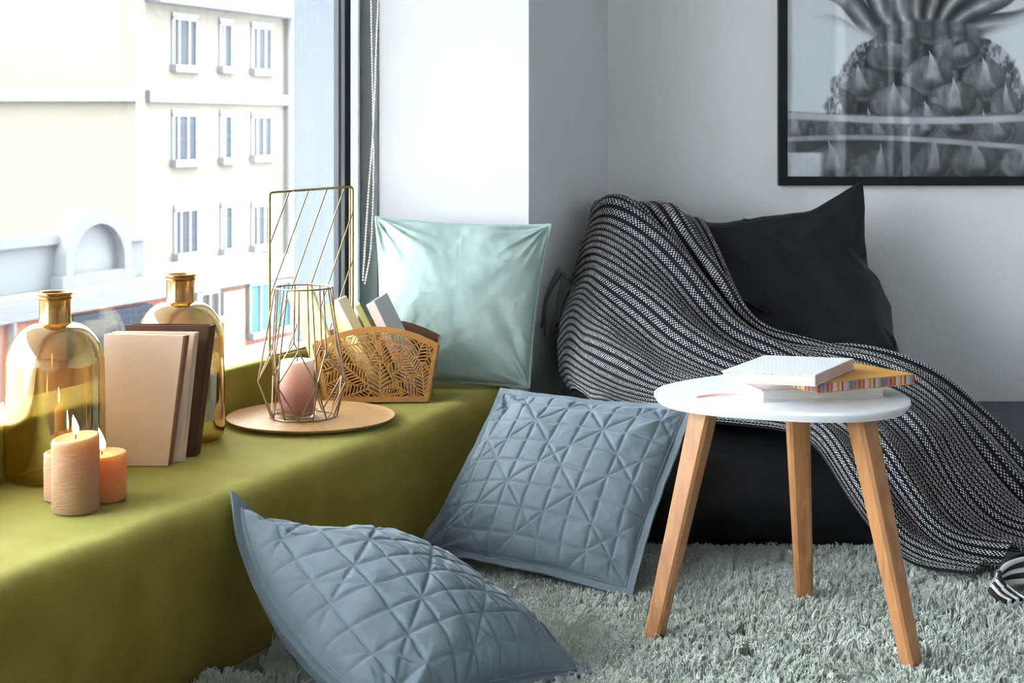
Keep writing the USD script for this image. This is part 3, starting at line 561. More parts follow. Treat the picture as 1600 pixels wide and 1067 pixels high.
# ---------------------------------------------------------------- cushions
def lumpy(u, v, sd): return meshkit.fbm(np.stack([u * 2, v * 2, u * 0 + sd], -1), 3, sd + 21)
def cushion(name, label, cat, C, thick, m, n=150, flange=0., groove=None, bow=.05, seed=0, side=1, wr=.010, sag=0., puff=.5, edge=None, back=1.):
    """C: corners 00, 10, 11, 01 (u, v from -1 to 1)"""
    C = np.array(C, float)
    g = np.linspace(-1, 1, n); u, v = np.meshgrid(g, g, indexing='ij')
    uu = u * (1 - bow * (1 - v ** 2)); vv = v * (1 - bow * (1 - u ** 2))
    a, b = (uu + 1) / 2, (vv + 1) / 2
    base = (1 - a)[..., None] * (1 - b)[..., None] * C[0] + a[..., None] * (1 - b)[..., None] * C[1] + a[..., None] * b[..., None] * C[2] + (1 - a)[..., None] * b[..., None] * C[3]
    nn = np.cross(C[2] - C[0], C[3] - C[1]); nn /= np.linalg.norm(nn)
    nn *= side
    fl = 1 - flange
    ui, vi = np.clip(u / fl, -1, 1), np.clip(v / fl, -1, 1)
    T = thick * (np.clip(1 - np.abs(ui) ** 2.4, 0, 1) * np.clip(1 - np.abs(vi) ** 2.4, 0, 1)) ** puff
    ang = np.arctan2(v, u); rad = np.maximum(np.abs(u), np.abs(v))
    cd = np.hypot(1 - np.abs(u), 1 - np.abs(v)); ca = np.arctan2(1 - np.abs(v) + 1e-6, 1 - np.abs(u) + 1e-6)
    q_ = (u > 0) * 7.3 + (v > 0) * 3.1 + seed
    crease = (meshkit.fbm(np.stack([ca * 4.2 + .5 * lumpy(u, v, seed), cd * 1.1, q_], -1), 2, seed) - .5) * np.exp(-(cd / .75) ** 2) * np.clip(cd / .15, 0, 1) * 1.5
    crease = crease - .6 * np.abs(meshkit.fbm(np.stack([u * 2.1 + v * 1.2, v * 2.4 - u, u * 0 + seed], -1), 3, seed + 8) - .5) * np.clip((rad - .2) / .5, 0, 1)
    corner = np.clip(np.abs(u * v) - .25, 0, 1)
    lump = meshkit.fbm(np.stack([u * 1.6, v * 1.6, u * 0 + seed], -1), 4, seed + 3) - .5
    inside = (T > 0)
    Wk = (crease * wr * (2 + 3 * corner) + lump * wr * 1.6) * np.clip(T / thick * 4, 0, 1)
    gr = groove(u, v) if groove is not None else 0
    th = .0035
    if edge is not None: base = base + edge(u, v)
    wave = (meshkit.fbm(np.stack([u * 4, v * 4, u * 0 + 9 + seed], -1), 2, seed + 5) - .5) * .012 * (rad > fl) if flange else 0 * u
    F_ = base + nn * (T + Wk + gr * np.clip(T / thick * 3, 0, 1) + th + wave)[..., None]
    R_ = base - nn * (back * T + th - wave)[..., None] + nn * (lump * wr)[..., None] * np.clip(T / thick * 4, 0, 1)[..., None]
    t = thing(name, label, cat, group=('quilted cushions on the rug' if name == 'quilted_cushion' else None), loc=C.mean(0) * np.array([1, 1, 0]) + np.array([0, 0, C[:, 2].min()]))
    fi = grid_faces(n, n)
    rim = (rad > fl + 1e-6).reshape(-1)
    fr_ = rim[fi].any(1) if flange else np.zeros(len(fi), bool)
    def sub(grid, mask, rev):
        q = fi[mask]; q = q[:, ::-1] if rev else q
        ids, inv = np.unique(q, return_inverse=True)
        return grid.reshape(-1, 3)[ids], inv.reshape(-1, 3)
    A = trimesh.Trimesh(F_.reshape(-1, 3), fi, process=False); flipf = (A.face_normals @ nn).mean() < 0
    vf, ff = sub(F_, ~fr_, flipf); vb, fb = sub(R_, ~fr_, not flipf)
    part(t, 'front_panel', (vf, ff), m, True); part(t, 'back_panel', (vb, fb), m, True)
    ringi = np.concatenate([np.arange(n), np.arange(1, n) * n + n - 1, (n - 1) * n + np.arange(n - 2, -1, -1), np.arange(n - 2, 0, -1) * n])
    if flange:
        v1, q1 = sub(F_, fr_, flipf); v2, q2 = sub(R_, fr_, not flipf)
        e1, e2 = F_.reshape(-1, 3)[ringi], R_.reshape(-1, 3)[ringi]; k = len(ringi); i = np.arange(k); j = (i + 1) % k
        ef = np.vstack([np.stack([i, j, j + k], 1), np.stack([i, j + k, i + k], 1)])
        em = trimesh.Trimesh(np.vstack([e1, e2]), ef, process=False)
        part(t, 'flange', cat_([trimesh.Trimesh(v1, q1, process=False), trimesh.Trimesh(v2, q2, process=False), em]), m, 60, label='flat stitched flange round the cushion')
        # stitched line inside the flange
        w = np.abs(g) <= fl; ii = np.where(w)[0]; lo, hi = ii[0], ii[-1]
        L = np.vstack([F_[lo, lo:hi], F_[lo:hi, hi], F_[hi, hi:lo:-1], F_[hi:lo:-1, lo]])
        part(t, 'piping', tube(L + nn * .0015, .0022, 5, closed=True), m, label='stitched ridge inside the flange')
    else:
        L = (F_.reshape(-1, 3)[ringi] + R_.reshape(-1, 3)[ringi]) / 2
        part(t, 'seam', tube(L, .0055, 6, closed=True), m, label='sewn edge seam')
    return t
def quilt(ku, kv, depth=.0042, w=.05, flipd=False):
    def g(u, v):
        a, b = (u + 1) / 2 * ku, (v + 1) / 2 * kv
        if flipd: a = ku - a
        dist = lambda x: np.abs(x - np.round(x))
        d = np.minimum(dist(a), dist(b))
        d1 = np.abs((a - b) / 3 - np.round((a - b) / 3)) * 3 / 1.414
        d2 = np.abs((a + b * 1) / 3 - np.round((a + b) / 3)) * 3 / 1.414
        m = np.minimum(np.minimum(d, d1), d2)
        return -depth * np.exp(-(m / w) ** 2) + .0028 * np.clip(m * 2.2, 0, 1) ** .6
    return g
cushion('quilted_cushion', 'blue grey quilted velvet cushion standing against the olive bench beside the white table', 'cushion',
        [P(648, 862, 3.58), P(988, 936, 3.34), P(1090, 632, 3.62), P(782, 606, 3.86)], .072, M['quilt'], 240, flange=.075, groove=quilt(9, 8, depth=.0036, w=.065), bow=.05, seed=2, side=1)
cushion('quilted_cushion', 'blue grey quilted cushion lying on the rug in front, one corner against the bench', 'cushion',
        [P(360, 786, 2.99), P(625, 1150, 2.58), P(924, 1054, 2.88), P(668, 872, 3.14)], .105, M['quilt'], 240, flange=.075, groove=quilt(9, 9, depth=.0036, w=.065, flipd=True), bow=.10, seed=6, side=1, puff=.42, wr=.013,
        edge=lambda u, v: (np.exp(-((v + 1) / .45) ** 2) * (1 - u ** 2))[..., None] * np.array([-.070, -.01, -.025]) - (np.exp(-((u + 1) / .28) ** 2) * np.exp(-((v + .42) / .26) ** 2))[..., None] * np.array([-.01, .0, .050]) + np.exp(-(((u + 1) / .16) ** 2 + ((v + 1) / .16) ** 2))[..., None] * np.array([0, 0, .02]))
cushion('mint_cushion', 'mint green linen cushion leaning on the white pier at the end of the bench', 'cushion',
        [P(590, 601, 4.24), P(826, 605, 4.20), P(860, 352, 4.40), P(588, 340, 4.40)], .075, M['mint'], 170, bow=.05, seed=12, side=1, wr=.011)

# ---------------------------------------------------------------- side table and notebooks
TT = .47; TC = np.array([.548, 3.155, 0])
side_table = thing('side_table', 'small white side table with a rounded triangular top and three beech legs', 'table', TC)
th = np.linspace(0, 2 * np.pi, 120, endpoint=False)
rad = .247 + .018 * np.cos(3 * (th - math.radians(190)))
def ringat(k, z): return np.stack([rad * np.cos(th) * k + TC[0], rad * np.sin(th) * k + TC[1], np.full(120, z)], 1)
levels = [(.94, TT - .020), (.965, TT - .019), (.992, TT - .010), (1.0, TT - .005), (.998, TT - .0015), (.99, TT)]
v = np.vstack([ringat(k, z) for k, z in levels] + [[TC + Z * (TT - .020)], [TC + Z * TT]]); f = []
for l in range(len(levels) - 1):
    for i in range(120):
        j = (i + 1) % 120; f += [[l * 120 + i, l * 120 + j, (l + 1) * 120 + j], [l * 120 + i, (l + 1) * 120 + j, (l + 1) * 120 + i]]
e = (len(levels) - 1) * 120
f += [[(i + 1) % 120, i, len(v) - 2] for i in range(120)] + [[e + i, e + (i + 1) % 120, len(v) - 1] for i in range(120)]
part(side_table, 'tabletop', trimesh.Trimesh(v, f, process=False), M['table_white'], 25, label='white lacquered rounded triangular top')
def leg(foot, head, tw):
    foot, head = np.array(foot), np.array(head)
    d = head - foot; rings = []
    for q, w in ((0, .0165), (1, .0235)):
        c = foot + d * q; a = np.array([math.cos(tw), math.sin(tw), 0]); b = np.array([-math.sin(tw), math.cos(tw), 0])
        for x, y in ((1, .72), (.72, 1), (-.72, 1), (-1, .72), (-1, -.72), (-.72, -1), (.72, -1), (1, -.72)): rings.append(c + a * x * w + b * y * w)
    return trimesh.convex.convex_hull(np.array(rings))
for fp, hp, tw in (((1020, 990, ), (1098, 650), .95), ((1257, 930), (1257, 640), .05), ((1428, 1038), (1370, 655), .55)):
    q = on_plane(fp[0], fp[1], 0.0); q[2] = -.018
    dirc = q - TC; dirc[2] = 0; hd = TC + dirc * .60; hd[2] = TT - .018
    part(side_table, 'leg', leg(q, hd, tw), M['beech'], 20)

def notebook(name, label, cat, o, a, b, h, mats, cover=.0025, inset=.004, spine=True, extra=None):
    """o: near left corner at the foot, a along the front, b backwards"""
    o, a, b = (np.array(x, float) for x in (o, a, b))
    t = thing(name, label, cat, o, group='notebooks stacked on the table')
    la, lb = np.linalg.norm(a), np.linalg.norm(b); ua, ub = a / la, b / lb
    part(t, 'cover', obox(o + Z * (h - cover), a, b, Z * cover, .001), mats[0], 20)
    part(t, 'back_cover', obox(o, a, b, Z * cover, .001), mats[0], 20)
    part(t, 'pages', obox(o + ua * inset + ub * inset + Z * cover, a - ua * 2 * inset, b - ub * 2 * inset, Z * (h - 2 * cover), .0006), mats[1], 20)
    if extra: extra(t, o, ua, ub, la, lb, h)
    return t
M['white_cover'] = plain('white_notebook_cover', (.62, .60, .59), .5)
M['pink_cover'] = plain('pink_notebook_edge', (.62, .42, .38), .6)
M['dotted'] = mat('dotted_cover', {'g': ('texture_coordinate', {}), 'm': ('mapping', {'rotation': (0, 0, .95), 'scale': (1, 1, 0)}), 'v': ('voronoi_texture', {'scale': 95, 'randomness': 0.}), 'r': ('rgb_ramp', {'ramp': [(.25, (.62, .65, .67)), (.35, (.76, .78, .80))]}),
      'p': ('principled_bsdf', {'roughness': .45})}, [('g.object', 'm.vector'), ('m.vector', 'v.vector'), ('v.distance', 'r.fac'), ('r.color', 'p.base_color')])
M['mustard'] = noisy('mustard_cover', (.56, .29, .055), (.62, .33, .075), 30, .55)
M['cream_pages'] = noisy('cream_pages', (.70, .62, .55), (.78, .71, .64), 30, .8, .2, 900, stretch=(1, 1, 12), dist=.0006)
M['white_pages'] = noisy('white_pages', (.58, .56, .54), (.66, .64, .62), 30, .8, .2, 900, stretch=(1, 1, 12), dist=.0006)
stripe_cols = [(.45, .06, .05), (.60, .52, .40), (.10, .36, .36), (.62, .50, .30), (.50, .08, .12), (.32, .40, .42), (.55, .22, .06), (.10, .25, .33), (.55, .45, .42), (.42, .05, .05)]
def fabric_stripes(t, o, ua, ub, la, lb, h):
    n = 30
    for k, c in enumerate(stripe_cols):
        if f'stripe{k}' not in M: M[f'stripe{k}'] = plain(f'stripe_cloth_{k}', c, .8)
    for side in (0, 1):
        n = 46 if side == 0 else 30; L = la if side == 0 else lb
        groups = {}
        for i in range(n):
            w = L / n; k = (i * 7 + (i // 3)) % 10
            if side == 0: m = obox(o + ua * w * i - ub * .0006 + Z * .0022, ua * w * .97, ub * .004, Z * (h - .0044), .0002)
            else: m = obox(o + ub * w * i - ua * .0006 + Z * .0022, ub * w * .97, ua * .004, Z * (h - .0044), .0002)
            part(t, 'edge_stripe', m, M[f'stripe{k}'], False)
v3 = lambda x, y, z: np.array([x, y, z])
H1, H2, H3 = .022, .021, .022
def ribbon(t, o, ua, ub, la, lb, h):
    p0 = v3(.455, 3.09, TT + .004); pts = np.array([p0, v3(.425, 3.10, TT + .003), v3(.400, 3.105, TT + .002), v3(.385, 3.10, TT + .0016), v3(.366, 3.088, TT + .0014)])
    pts2 = np.array([v3(.400, 3.105, TT + .002), v3(.378, 3.094, TT + .0014), v3(.362, 3.076, TT + .0014)])
    M['ribbon'] = plain('pink_ribbon', (.72, .22, .19), .5)
    for q in (pts, pts2):
        c = spline(q, 14); n_ = np.array([.2, -.98, 0]) * .0026
        vv = np.vstack([c + n_, c - n_, c + n_ + Z * .0008, c - n_ + Z * .0008]); k = len(c); ff = []
        for i in range(k - 1):
            for A_, B_ in ((0, 1), (3, 2), (1, 3), (2, 0)): ff += [[A_ * k + i, B_ * k + i, B_ * k + i + 1], [A_ * k + i, B_ * k + i + 1, A_ * k + i + 1]]
        part(t, 'ribbon', trimesh.Trimesh(vv, ff, process=False), M['ribbon'], False, label='pink ribbon bookmark lying on the table')
    part(t, 'pink_strip', obox(o + Z * (h - .0002), ua * .012, ub * lb, Z * .0012, .0003), M['pink_cover'], False, label='pink strip along the spine')
nb0 = v3(.483, 3.030, TT); ang = math.radians(13)
notebook('notebook', 'white notebook with a pink ribbon, at the bottom of the stack on the white table', 'notebook', nb0, v3(.252, .053, 0), v3(-.041, .150, 0), H1, (M['white_cover'], M['white_pages']), extra=ribbon)
nb1 = v3(.584, 2.995, TT + H1 + .0005)
notebook('notebook', 'mustard yellow notebook with striped cloth edges, in the middle of the stack', 'notebook', nb1, v3(.212, .108, 0), v3(-.085, .150, 0) * .95, H2, (M['mustard'], M['cream_pages']), extra=fabric_stripes)
nb2 = v3(.398, 2.990, TT + H1 + H2 + .0016)
def dots(t, o, ua, ub, la, lb, h):
    part(t, 'spine', obox(o + ua * (la - .0035) + Z * .002, ua * .0035, ub * lb, Z * (h - .004), .0006), M['pink_cover'], 20, label='dusty pink side edge')
notebook('notebook', 'white notebook with a fine dot pattern, on top of the stack', 'notebook', nb2, v3(.172, -.046, 0), v3(.120, .216, 0) * .98, H3, (M['dotted'], M['cream_pages']), inset=.003, extra=dots)

# ---------------------------------------------------------------- on the bench: bottles
def bottle_profile(R=.098, H=.375):
    out = [(0.0, .004), (R * .80, .003), (R * .93, .006), (R * .985, .018), (R, .04), (R * .995, .14), (R * .98, .225)]
    out += [(R * .98 - R * .68 * (1 - math.cos(a)) ** .95, .225 + .085 * math.sin(a) ** 1.0) for a in np.linspace(.12, math.pi / 2 * .97, 14)]
    return out
bp = bottle_profile()
q = on_plane(86, 748, BENCH); q[2] = BENCH + .002
bottle = thing('glass_bottle', 'gold tinted glass bottle behind the candles, nearest to the left edge of the picture', 'bottle', q, group='gold glass bottles on the bench')
seg1 = spline(np.array(bp), 70)
part(bottle, 'body', lathe(seg1, 72, q), M['bottle'], True)
zt = seg1[-1][1]; rn = seg1[-1][0]
part(bottle, 'neck', lathe([(rn, zt), (.031, zt + .008), (.0305, zt + .03), (.031, zt + .052), (.032, zt + .056)], 48, q), M['bottle_neck'], True, label='darker amber neck')
lip = [(.032 + .0035 * math.cos(a) - .001, zt + .058 + .0035 * math.sin(a)) for a in np.linspace(0, 2 * math.pi, 12)]
part(bottle, 'lip', cat_([lathe(lip, 48, q), lathe([(x - .0008, z - .008) for x, z in lip], 48, q)]), M['bottle_neck'], True, label='rounded double ring at the mouth')
q2 = on_plane(282, 688, BENCH); q2[2] = BENCH + .002
copy_of(bottle, 'glass_bottle', q2, 'gold tinted glass bottle standing behind the leaning notebooks', 'gold glass bottles on the bench')

# candles
def candle(name, label, c, r, h, m, lit, seed, tilt=0):
    c = np.array(c, float)
    t = thing(name, label, 'candle', c, group='pillar candles by the bottle' if name == 'pillar_candle' else None)
    rr_ = np.random.default_rng(seed)
    seg_, n = 72, 40; ang = np.arange(seg_) * 2 * np.pi / seg_
    zz = np.concatenate([[0, .0015], np.linspace(.004, h - .004, n), [h - .001]]); vv = []
    for i, z in enumerate(zz):
        rk = r * (1 - .02 * (i in (0, len(zz) - 1))) + .0007 * meshkit.noise(np.stack([ang * 0 + 3 * np.cos(ang), 3 * np.sin(ang), ang * 0 + z * 420], -1), seed) + .0012 * (meshkit.noise(np.stack([2 * np.cos(ang), 2 * np.sin(ang), ang * 0 + z * 30], -1), seed + 1) - .5)
        vv.append(np.stack([rk * np.cos(ang), rk * np.sin(ang), z + tilt * rk * np.cos(ang - .6) * (z / h)], 1))
    for k, dz in ((.9, 0.0008), (.82, -.002), (.5, -.0035), (.06, -.004)):
        vv.append(np.stack([r * k * np.cos(ang), r * k * np.sin(ang), np.full(seg_, h + dz) + tilt * r * k * np.cos(ang - .6)], 1))
    L = len(vv); vv = np.vstack(vv + [[[0, 0, 0]], [[0, 0, h - .004]]]) + c; ff = []
    for i in range(L - 1):
        for j in range(seg_):
            j2 = (j + 1) % seg_; ff += [[i * seg_ + j, i * seg_ + j2, (i + 1) * seg_ + j2], [i * seg_ + j, (i + 1) * seg_ + j2, (i + 1) * seg_ + j]]
    e = (L - 1) * seg_
    ff += [[(j + 1) % seg_, j, len(vv) - 2] for j in range(seg_)] + [[e + j, e + (j + 1) % seg_, len(vv) - 1] for j in range(seg_)]
    part(t, 'wax', trimesh.Trimesh(vv, ff, process=False), m, 60)
    part(t, 'wick', tube([c + Z * (h - .006), c + Z * (h + .004) + v3(.0006, 0, 0), c + Z * (h + .010) + v3(.0022, 0, 0)], .0011, 6), M['wick'])
    if lit:
        pr = [(.0001, 0), (.0035, .003), (.0055, .008), (.0056, .013), (.0042, .020), (.0024, .027), (.0001, .034)]
        fl = lathe(spline(np.array(pr), 24), 20, (0, 0, 0)); vv = fl.vertices.copy(); vv[:, 0] -= .06 * vv[:, 2] + 3. * vv[:, 2] ** 2; vv *= lit; fl.vertices = vv + c + Z * (h + .004) + v3(.001, 0, 0)
        part(t, 'flame', fl, M['flame'], True, label='bright yellow flame')
    return t
cz = BENCH + .002
cA = on_plane(119, 790, BENCH); cA = np.array([(118 - CX) * 2.865 / F, 2.865, cz])
candle('pillar_candle', 'tall rough tan pillar candle, lit, in front of the left gold bottle', cA, .0425, .134, M['wax_tan'], 1.05, 3, .14)
cB = np.array([(159 - CX) * 2.955 / F, 2.955, cz])
candle('pillar_candle', 'short lit orange pillar candle on the right of the tall one', cB, .0455, .086, M['wax_orange'], 1.25, 4, .06)
cC = np.array([(98 - CX) * 2.953 / F, 2.953, cz])
candle('pillar_candle', 'short pale pink pillar candle half hidden on the left of the tall one', cC, .034, .090, M['wax_pink'], 0, 5, .05)

# notebooks leaning together
def slab(quad, thick):
    """front quad (TL, TR, BR, BL) and a backward vector"""
    q = np.array(quad); t = np.array(thick, float)
    m = trimesh.convex.convex_hull(np.vstack([q, q + t])); return m
def lean_book(name, label, tl, tr, br, bl, yt, yb, thick, mats, insets=.004):
    Q = [P(*tl, yt), P(*tr, yt), P(*br, yb), P(*bl, yb)]
    dy = min(Q[2][2], Q[3][2]) - (BENCH + .003)
    for k in range(4): Q[k] = Q[k] - Z * dy * (1 if k > 1 else 1)
    for k in (2, 3): Q[k][2] = BENCH + .003
    t = np.array(thick, float); L = np.linalg.norm(t); ut = t / L
    th_ = thing(name, label, 'notebook', (Q[2] + Q[3]) / 2, group='notebooks leaning on the bench')
    part(th_, 'cover', slab(Q, ut * .0025), mats[0], False)
    part(th_, 'back_cover', slab([x + ut * (L - .0025) for x in Q], ut * .0025), mats[0], False)
    cen = sum(Q) / 4; R = [cen + (x - cen) * (1 - insets / .1) for x in Q]
    part(th_, 'pages', slab([x + ut * .0025 for x in R], ut * (L - .005)), mats[1], False)
    part(th_, 'spine', slab([Q[1] - (Q[1] - Q[0]) * .02, Q[1], Q[2], Q[2] - (Q[2] - Q[3]) * .02], t), mats[2], False)
lean_book('leaning_notebook', 'plain beige notebook standing in front of the leaning stack', (162, 524), (289, 527), (262, 730), (163, 727), 3.27, 3.235, (.007, .014, 0), (M['kraft'], M['pages'], M['kraft_edge']))
lean_book('leaning_notebook', 'beige notebook in the middle, its edge showing beside the front one', (175, 525), (306, 526), (285, 728), (185, 725), 3.315, 3.275, (.004, .014, 0), (M['kraft'], M['pages'], M['kraft']))
lean_book('leaning_notebook', 'dark brown notebook at the back of the leaning stack', (196, 517), (329, 518), (304, 722), (210, 720), 3.36, 3.33, (.006, .030, 0), (M['brown_cover'], M['brown_pages'], M['brown_cover']))

# tray
pc_ = np.array([(486 - CX) * 3.735 / F, 3.735, BENCH + .003])
tray = thing('round_tray', 'thin round golden cork tray under the wire lantern', 'tray', pc_)
part(tray, 'plate', lathe([(0, 0), (.17, 0), (.194, .006), (.199, .011), (.1975, .013), (.19, .0095), (.17, .0078), (0, .0075)], 96, pc_), M['cork'], 40)
part(tray, 'rim', lathe([(.1985 + .0016 * math.cos(a), .0122 + .0016 * math.sin(a)) for a in np.linspace(0, 2 * math.pi, 10)], 96, pc_), M['cork'], True)
# lantern
TZ = pc_[2] + .0085
lc = np.array([(474 - CX) * 3.74 / F, 3.74, TZ])
lan = thing('wire_lantern', 'geometric bronze wire lantern standing on the round tray', 'lantern', lc)
wr_ = .0019
def lv(r, a, z): return lc + v3(r * math.cos(math.radians(a)), r * math.sin(math.radians(a)), z)
K = 7; off = 12
topv = [lv(.069, off + k * 360 / K, .308) for k in range(K)]
midv = [lv(.078, off + k * 360 / K, .166) for k in range(K)]
wide = [lv(.107, off + (k + .5) * 360 / K, .088) for k in range(K)]
bot = [lv(.076, off + (k + .5) * 360 / K, wr_) for k in range(K)]
bot2 = [lv(.080, off + k * 360 / K, wr_) for k in range(K)]
part(lan, 'top_ring', tube([lv(.068, off + k * 180 / K, .308) for k in range(2 * K)], wr_, 8, closed=True), M['copper_wire'])
part(lan, 'bottom_ring', tube([lv(.078, off + k * 180 / K, wr_) for k in range(2 * K)], wr_, 8, closed=True), M['copper_wire'])
topw = [lv(.067, off + (k + .5) * 360 / K, .308) for k in range(K)]
for k in range(K):
    part(lan, 'wire', rod(topv[k], midv[k], wr_, 6), M['copper_wire'])
    part(lan, 'wire', tube([topw[k], wide[k], bot[k]], wr_, 6), M['copper_wire'])
    part(lan, 'wire', tube([midv[k], wide[k], bot2[k]], wr_, 6), M['copper_wire'])
    part(lan, 'wire', tube([midv[k], wide[k - 1], bot2[k]], wr_, 6), M['copper_wire'])
# candle in the lantern on a glass dish
cc = np.array([(464 - CX) * 3.745 / F, 3.745, TZ])
dish = thing('glass_dish', 'small clear glass dish under the pink candle in the lantern', 'dish', cc)
part(dish, 'bowl', lathe([(0, .0), (.042, .0), (.048, .006), (.050, .016), (.0485, .016), (.046, .008), (.04, .005), (0, .005)], 48, cc), M['clear_glass'], 40)
candle('ombre_candle', 'white to mauve pillar candle inside the wire lantern', cc + Z * .0065, .0405, .128, M['wax_ombre'], 0, 8, 0)

# ---------------------------------------------------------------- wire panel against the window
w0 = W(-.488, 0, LEDGE)
t0_ = .9; 
pl = P(421, 305, 4.0); prr = P(551, 296, 4.36)
def Wt(px, d): k = (px - CX) / F; b = B0 + d * N; return (k * b[1] - b[0]) / (U[0] - k * U[1])
ta, tb = Wt(421, -.492), Wt(551, -.492); H_ = .835
zlo = LEDGE + .003
rack = thing('wire_rack', 'rectangular brass wire rack with slanting wires standing on the bench rail by the window', 'wire rack', W(-.492, (ta + tb) / 2, zlo))
wp = lambda t, z, d=-.492: W(d, t, z)
def rounded_rect(ta, tb, z0, z1, d, r=.012):
    pts = []
    for cx_, cz_, a0 in ((tb - r, z1 - r, 0), (ta + r, z1 - r, 90), (ta + r, z0 + r, 180), (tb - r, z0 + r, 270)):
        for a in np.linspace(a0, a0 + 90, 5): pts.append(wp(cx_ + r * math.cos(math.radians(a)), cz_ + r * math.sin(math.radians(a)), d))
    return np.array(pts)
part(rack, 'frame', tube(rounded_rect(ta, tb, zlo, H_, -.492), .0034, 8, closed=True), M['gold_wire'])
part(rack, 'side_rail', tube([wp(tb - .016, H_ - .004), wp(tb - .016, zlo)], .0026, 8), M['gold_wire'], label='second upright beside the frame')
slope = .145 / .105
for k in range(1, 12):
    x1 = ta + k * .098; z1 = H_; x0 = ta; z0 = H_ - (x1 - ta) * slope
    if x1 > tb: z1 = H_ - (x1 - tb) * slope; x1 = tb
    if z0 < zlo: x0 = x1 - (z1 - zlo) / slope; z0 = zlo
    if z1 - z0 > .02: part(rack, 'slanting_wire', rod(wp(x0, z0), wp(x1, z1), .0019, 6), M['gold_wire'])

# ---------------------------------------------------------------- leaf-cut book box
bo = np.array([-.345, 3.985, BENCH + .003]); ba = v3(.9994, .035, 0); ba /= np.linalg.norm(ba); bb_ = v3(-.02, 1, 0); bb_ -= ba * (ba @ bb_); bb_ /= np.linalg.norm(bb_)
BW0, BW1, BHS, BHC, BD = .135, .162, .146, .192, .175
def panel_outline(k=1., dz=0):
    pts = [(-BW0 * k, 0), (BW0 * k, 0), (BW1 * k, BHS)]
    for a in np.linspace(0, 1, 15)[1:-1]: pts.append((BW1 * k * (1 - 2 * a), BHS + (BHC - BHS) * (1 - (1 - 2 * a) ** 2)))
    pts.append((-BW1 * k, BHS)); return Polygon(pts)
box_ = thing('book_box', 'orange plywood book box with leaf shapes cut into its front panel', 'box', bo)
outl = panel_outline(); inner = outl.buffer(-.0185).buffer(.004)
part(box_, 'front_panel', extrude(outl.difference(inner), .005, bo + bb_ * .005, ba, Z), M['box_wood'], False, label='orange plywood front frame with arched top')
def leaf_shapes(cx, cy, ang_, L, Wd):
    xs = np.linspace(0, 1, 22); yw = Wd / 2 * np.sin(np.pi * xs ** .8) ** .8
    out = Polygon([(x * L - L / 2, w) for x, w in zip(xs, yw)] + [(x * L - L / 2, -w) for x, w in list(zip(xs, yw))[::-1]]).buffer(0)
    strips = [out.difference(out.buffer(-.0023)), LineString([(-L / 2, 0), (L / 2, 0)]).buffer(.0018)]
    for q in np.linspace(.06, .86, 8):
        for sg_ in (-1, 1):
            p = np.array([(q * L - L / 2 + (t_ ** .8) * L * .22, sg_ * Wd * .55 * t_ ** 1.15) for t_ in np.linspace(0, 1, 7)])
            strips.append(LineString(p).buffer(.00135))
    st = shapely.union_all(strips).intersection(out)
    tr = lambda g: sa.translate(sa.rotate(g, ang_, origin=(0, 0)), cx, cy)
    return tr(out), tr(st)
leaves = [(-.118, .030, 60, .075, .048), (-.085, .100, 120, .085, .055), (-.035, .150, 10, .085, .05), (.045, .150, 160, .085, .05), (.105, .120, 65, .085, .052), (-.095, .060, 25, .08, .05), (.118, .060, 95, .08, .048), (.075, .028, 150, .08, .05), (-.045, .026, 20, .085, .05),
          (.015, .118, 100, .08, .05), (-.015, .110, 60, .08, .05), (.062, .085, 35, .085, .055), (.010, .058, 90, .10, .065), (-.055, .072, 140, .08, .05), (.040, .02, 10, .06, .04), (.09, .095, 120, .07, .045)]
lr = random.Random(3)
leaves = [(lr.uniform(-.14, .14), lr.uniform(.01, .17), lr.uniform(0, 180), .08, .052) for _ in range(34)] + leaves
done, pieces = None, []
for (cx_, cy_, a_, L_, w_) in leaves[::-1]:
    o_, s_ = leaf_shapes(cx_, cy_, a_, L_, w_)
    keep = inner.buffer(.0008) if done is None else inner.buffer(.0008).difference(done)
    g = s_.intersection(keep)
    pieces += [x for x in getattr(g, 'geoms', [g]) if x.geom_type == 'Polygon' and x.area > 4e-6]
    done = o_ if done is None else done.union(o_)
for g in pieces[::-1]:
    part(box_, 'leaf', extrude(g, .0042, bo + bb_ * .0046, ba, Z), M['box_wood'], False)
bk = bo + bb_ * BD
part(box_, 'back_panel', extrude(panel_outline(), .005, bk, ba, Z), M['box_dark'], False, label='darker back panel with arched top')
for sg_ in (-1, 1):
    p0, p1 = bo + ba * sg_ * BW0, bo + ba * sg_ * BW1 + Z * BHS
    m = trimesh.convex.convex_hull(np.array([p0, p1, p0 + bb_ * BD, p1 + bb_ * BD, p0 - ba * sg_ * .005, p1 - ba * sg_ * .005, p0 - ba * sg_ * .005 + bb_ * BD, p1 - ba * sg_ * .005 + bb_ * BD]))
    part(box_, 'side_panel', m, M['box_dark'], False, label='slanting plywood side')
part(box_, 'bottom', obox(bo - ba * (BW0 - .004) + bb_ * .004, ba * (2 * BW0 - .008), bb_ * (BD - .008), Z * .004, .0005), M['box_dark'], False)
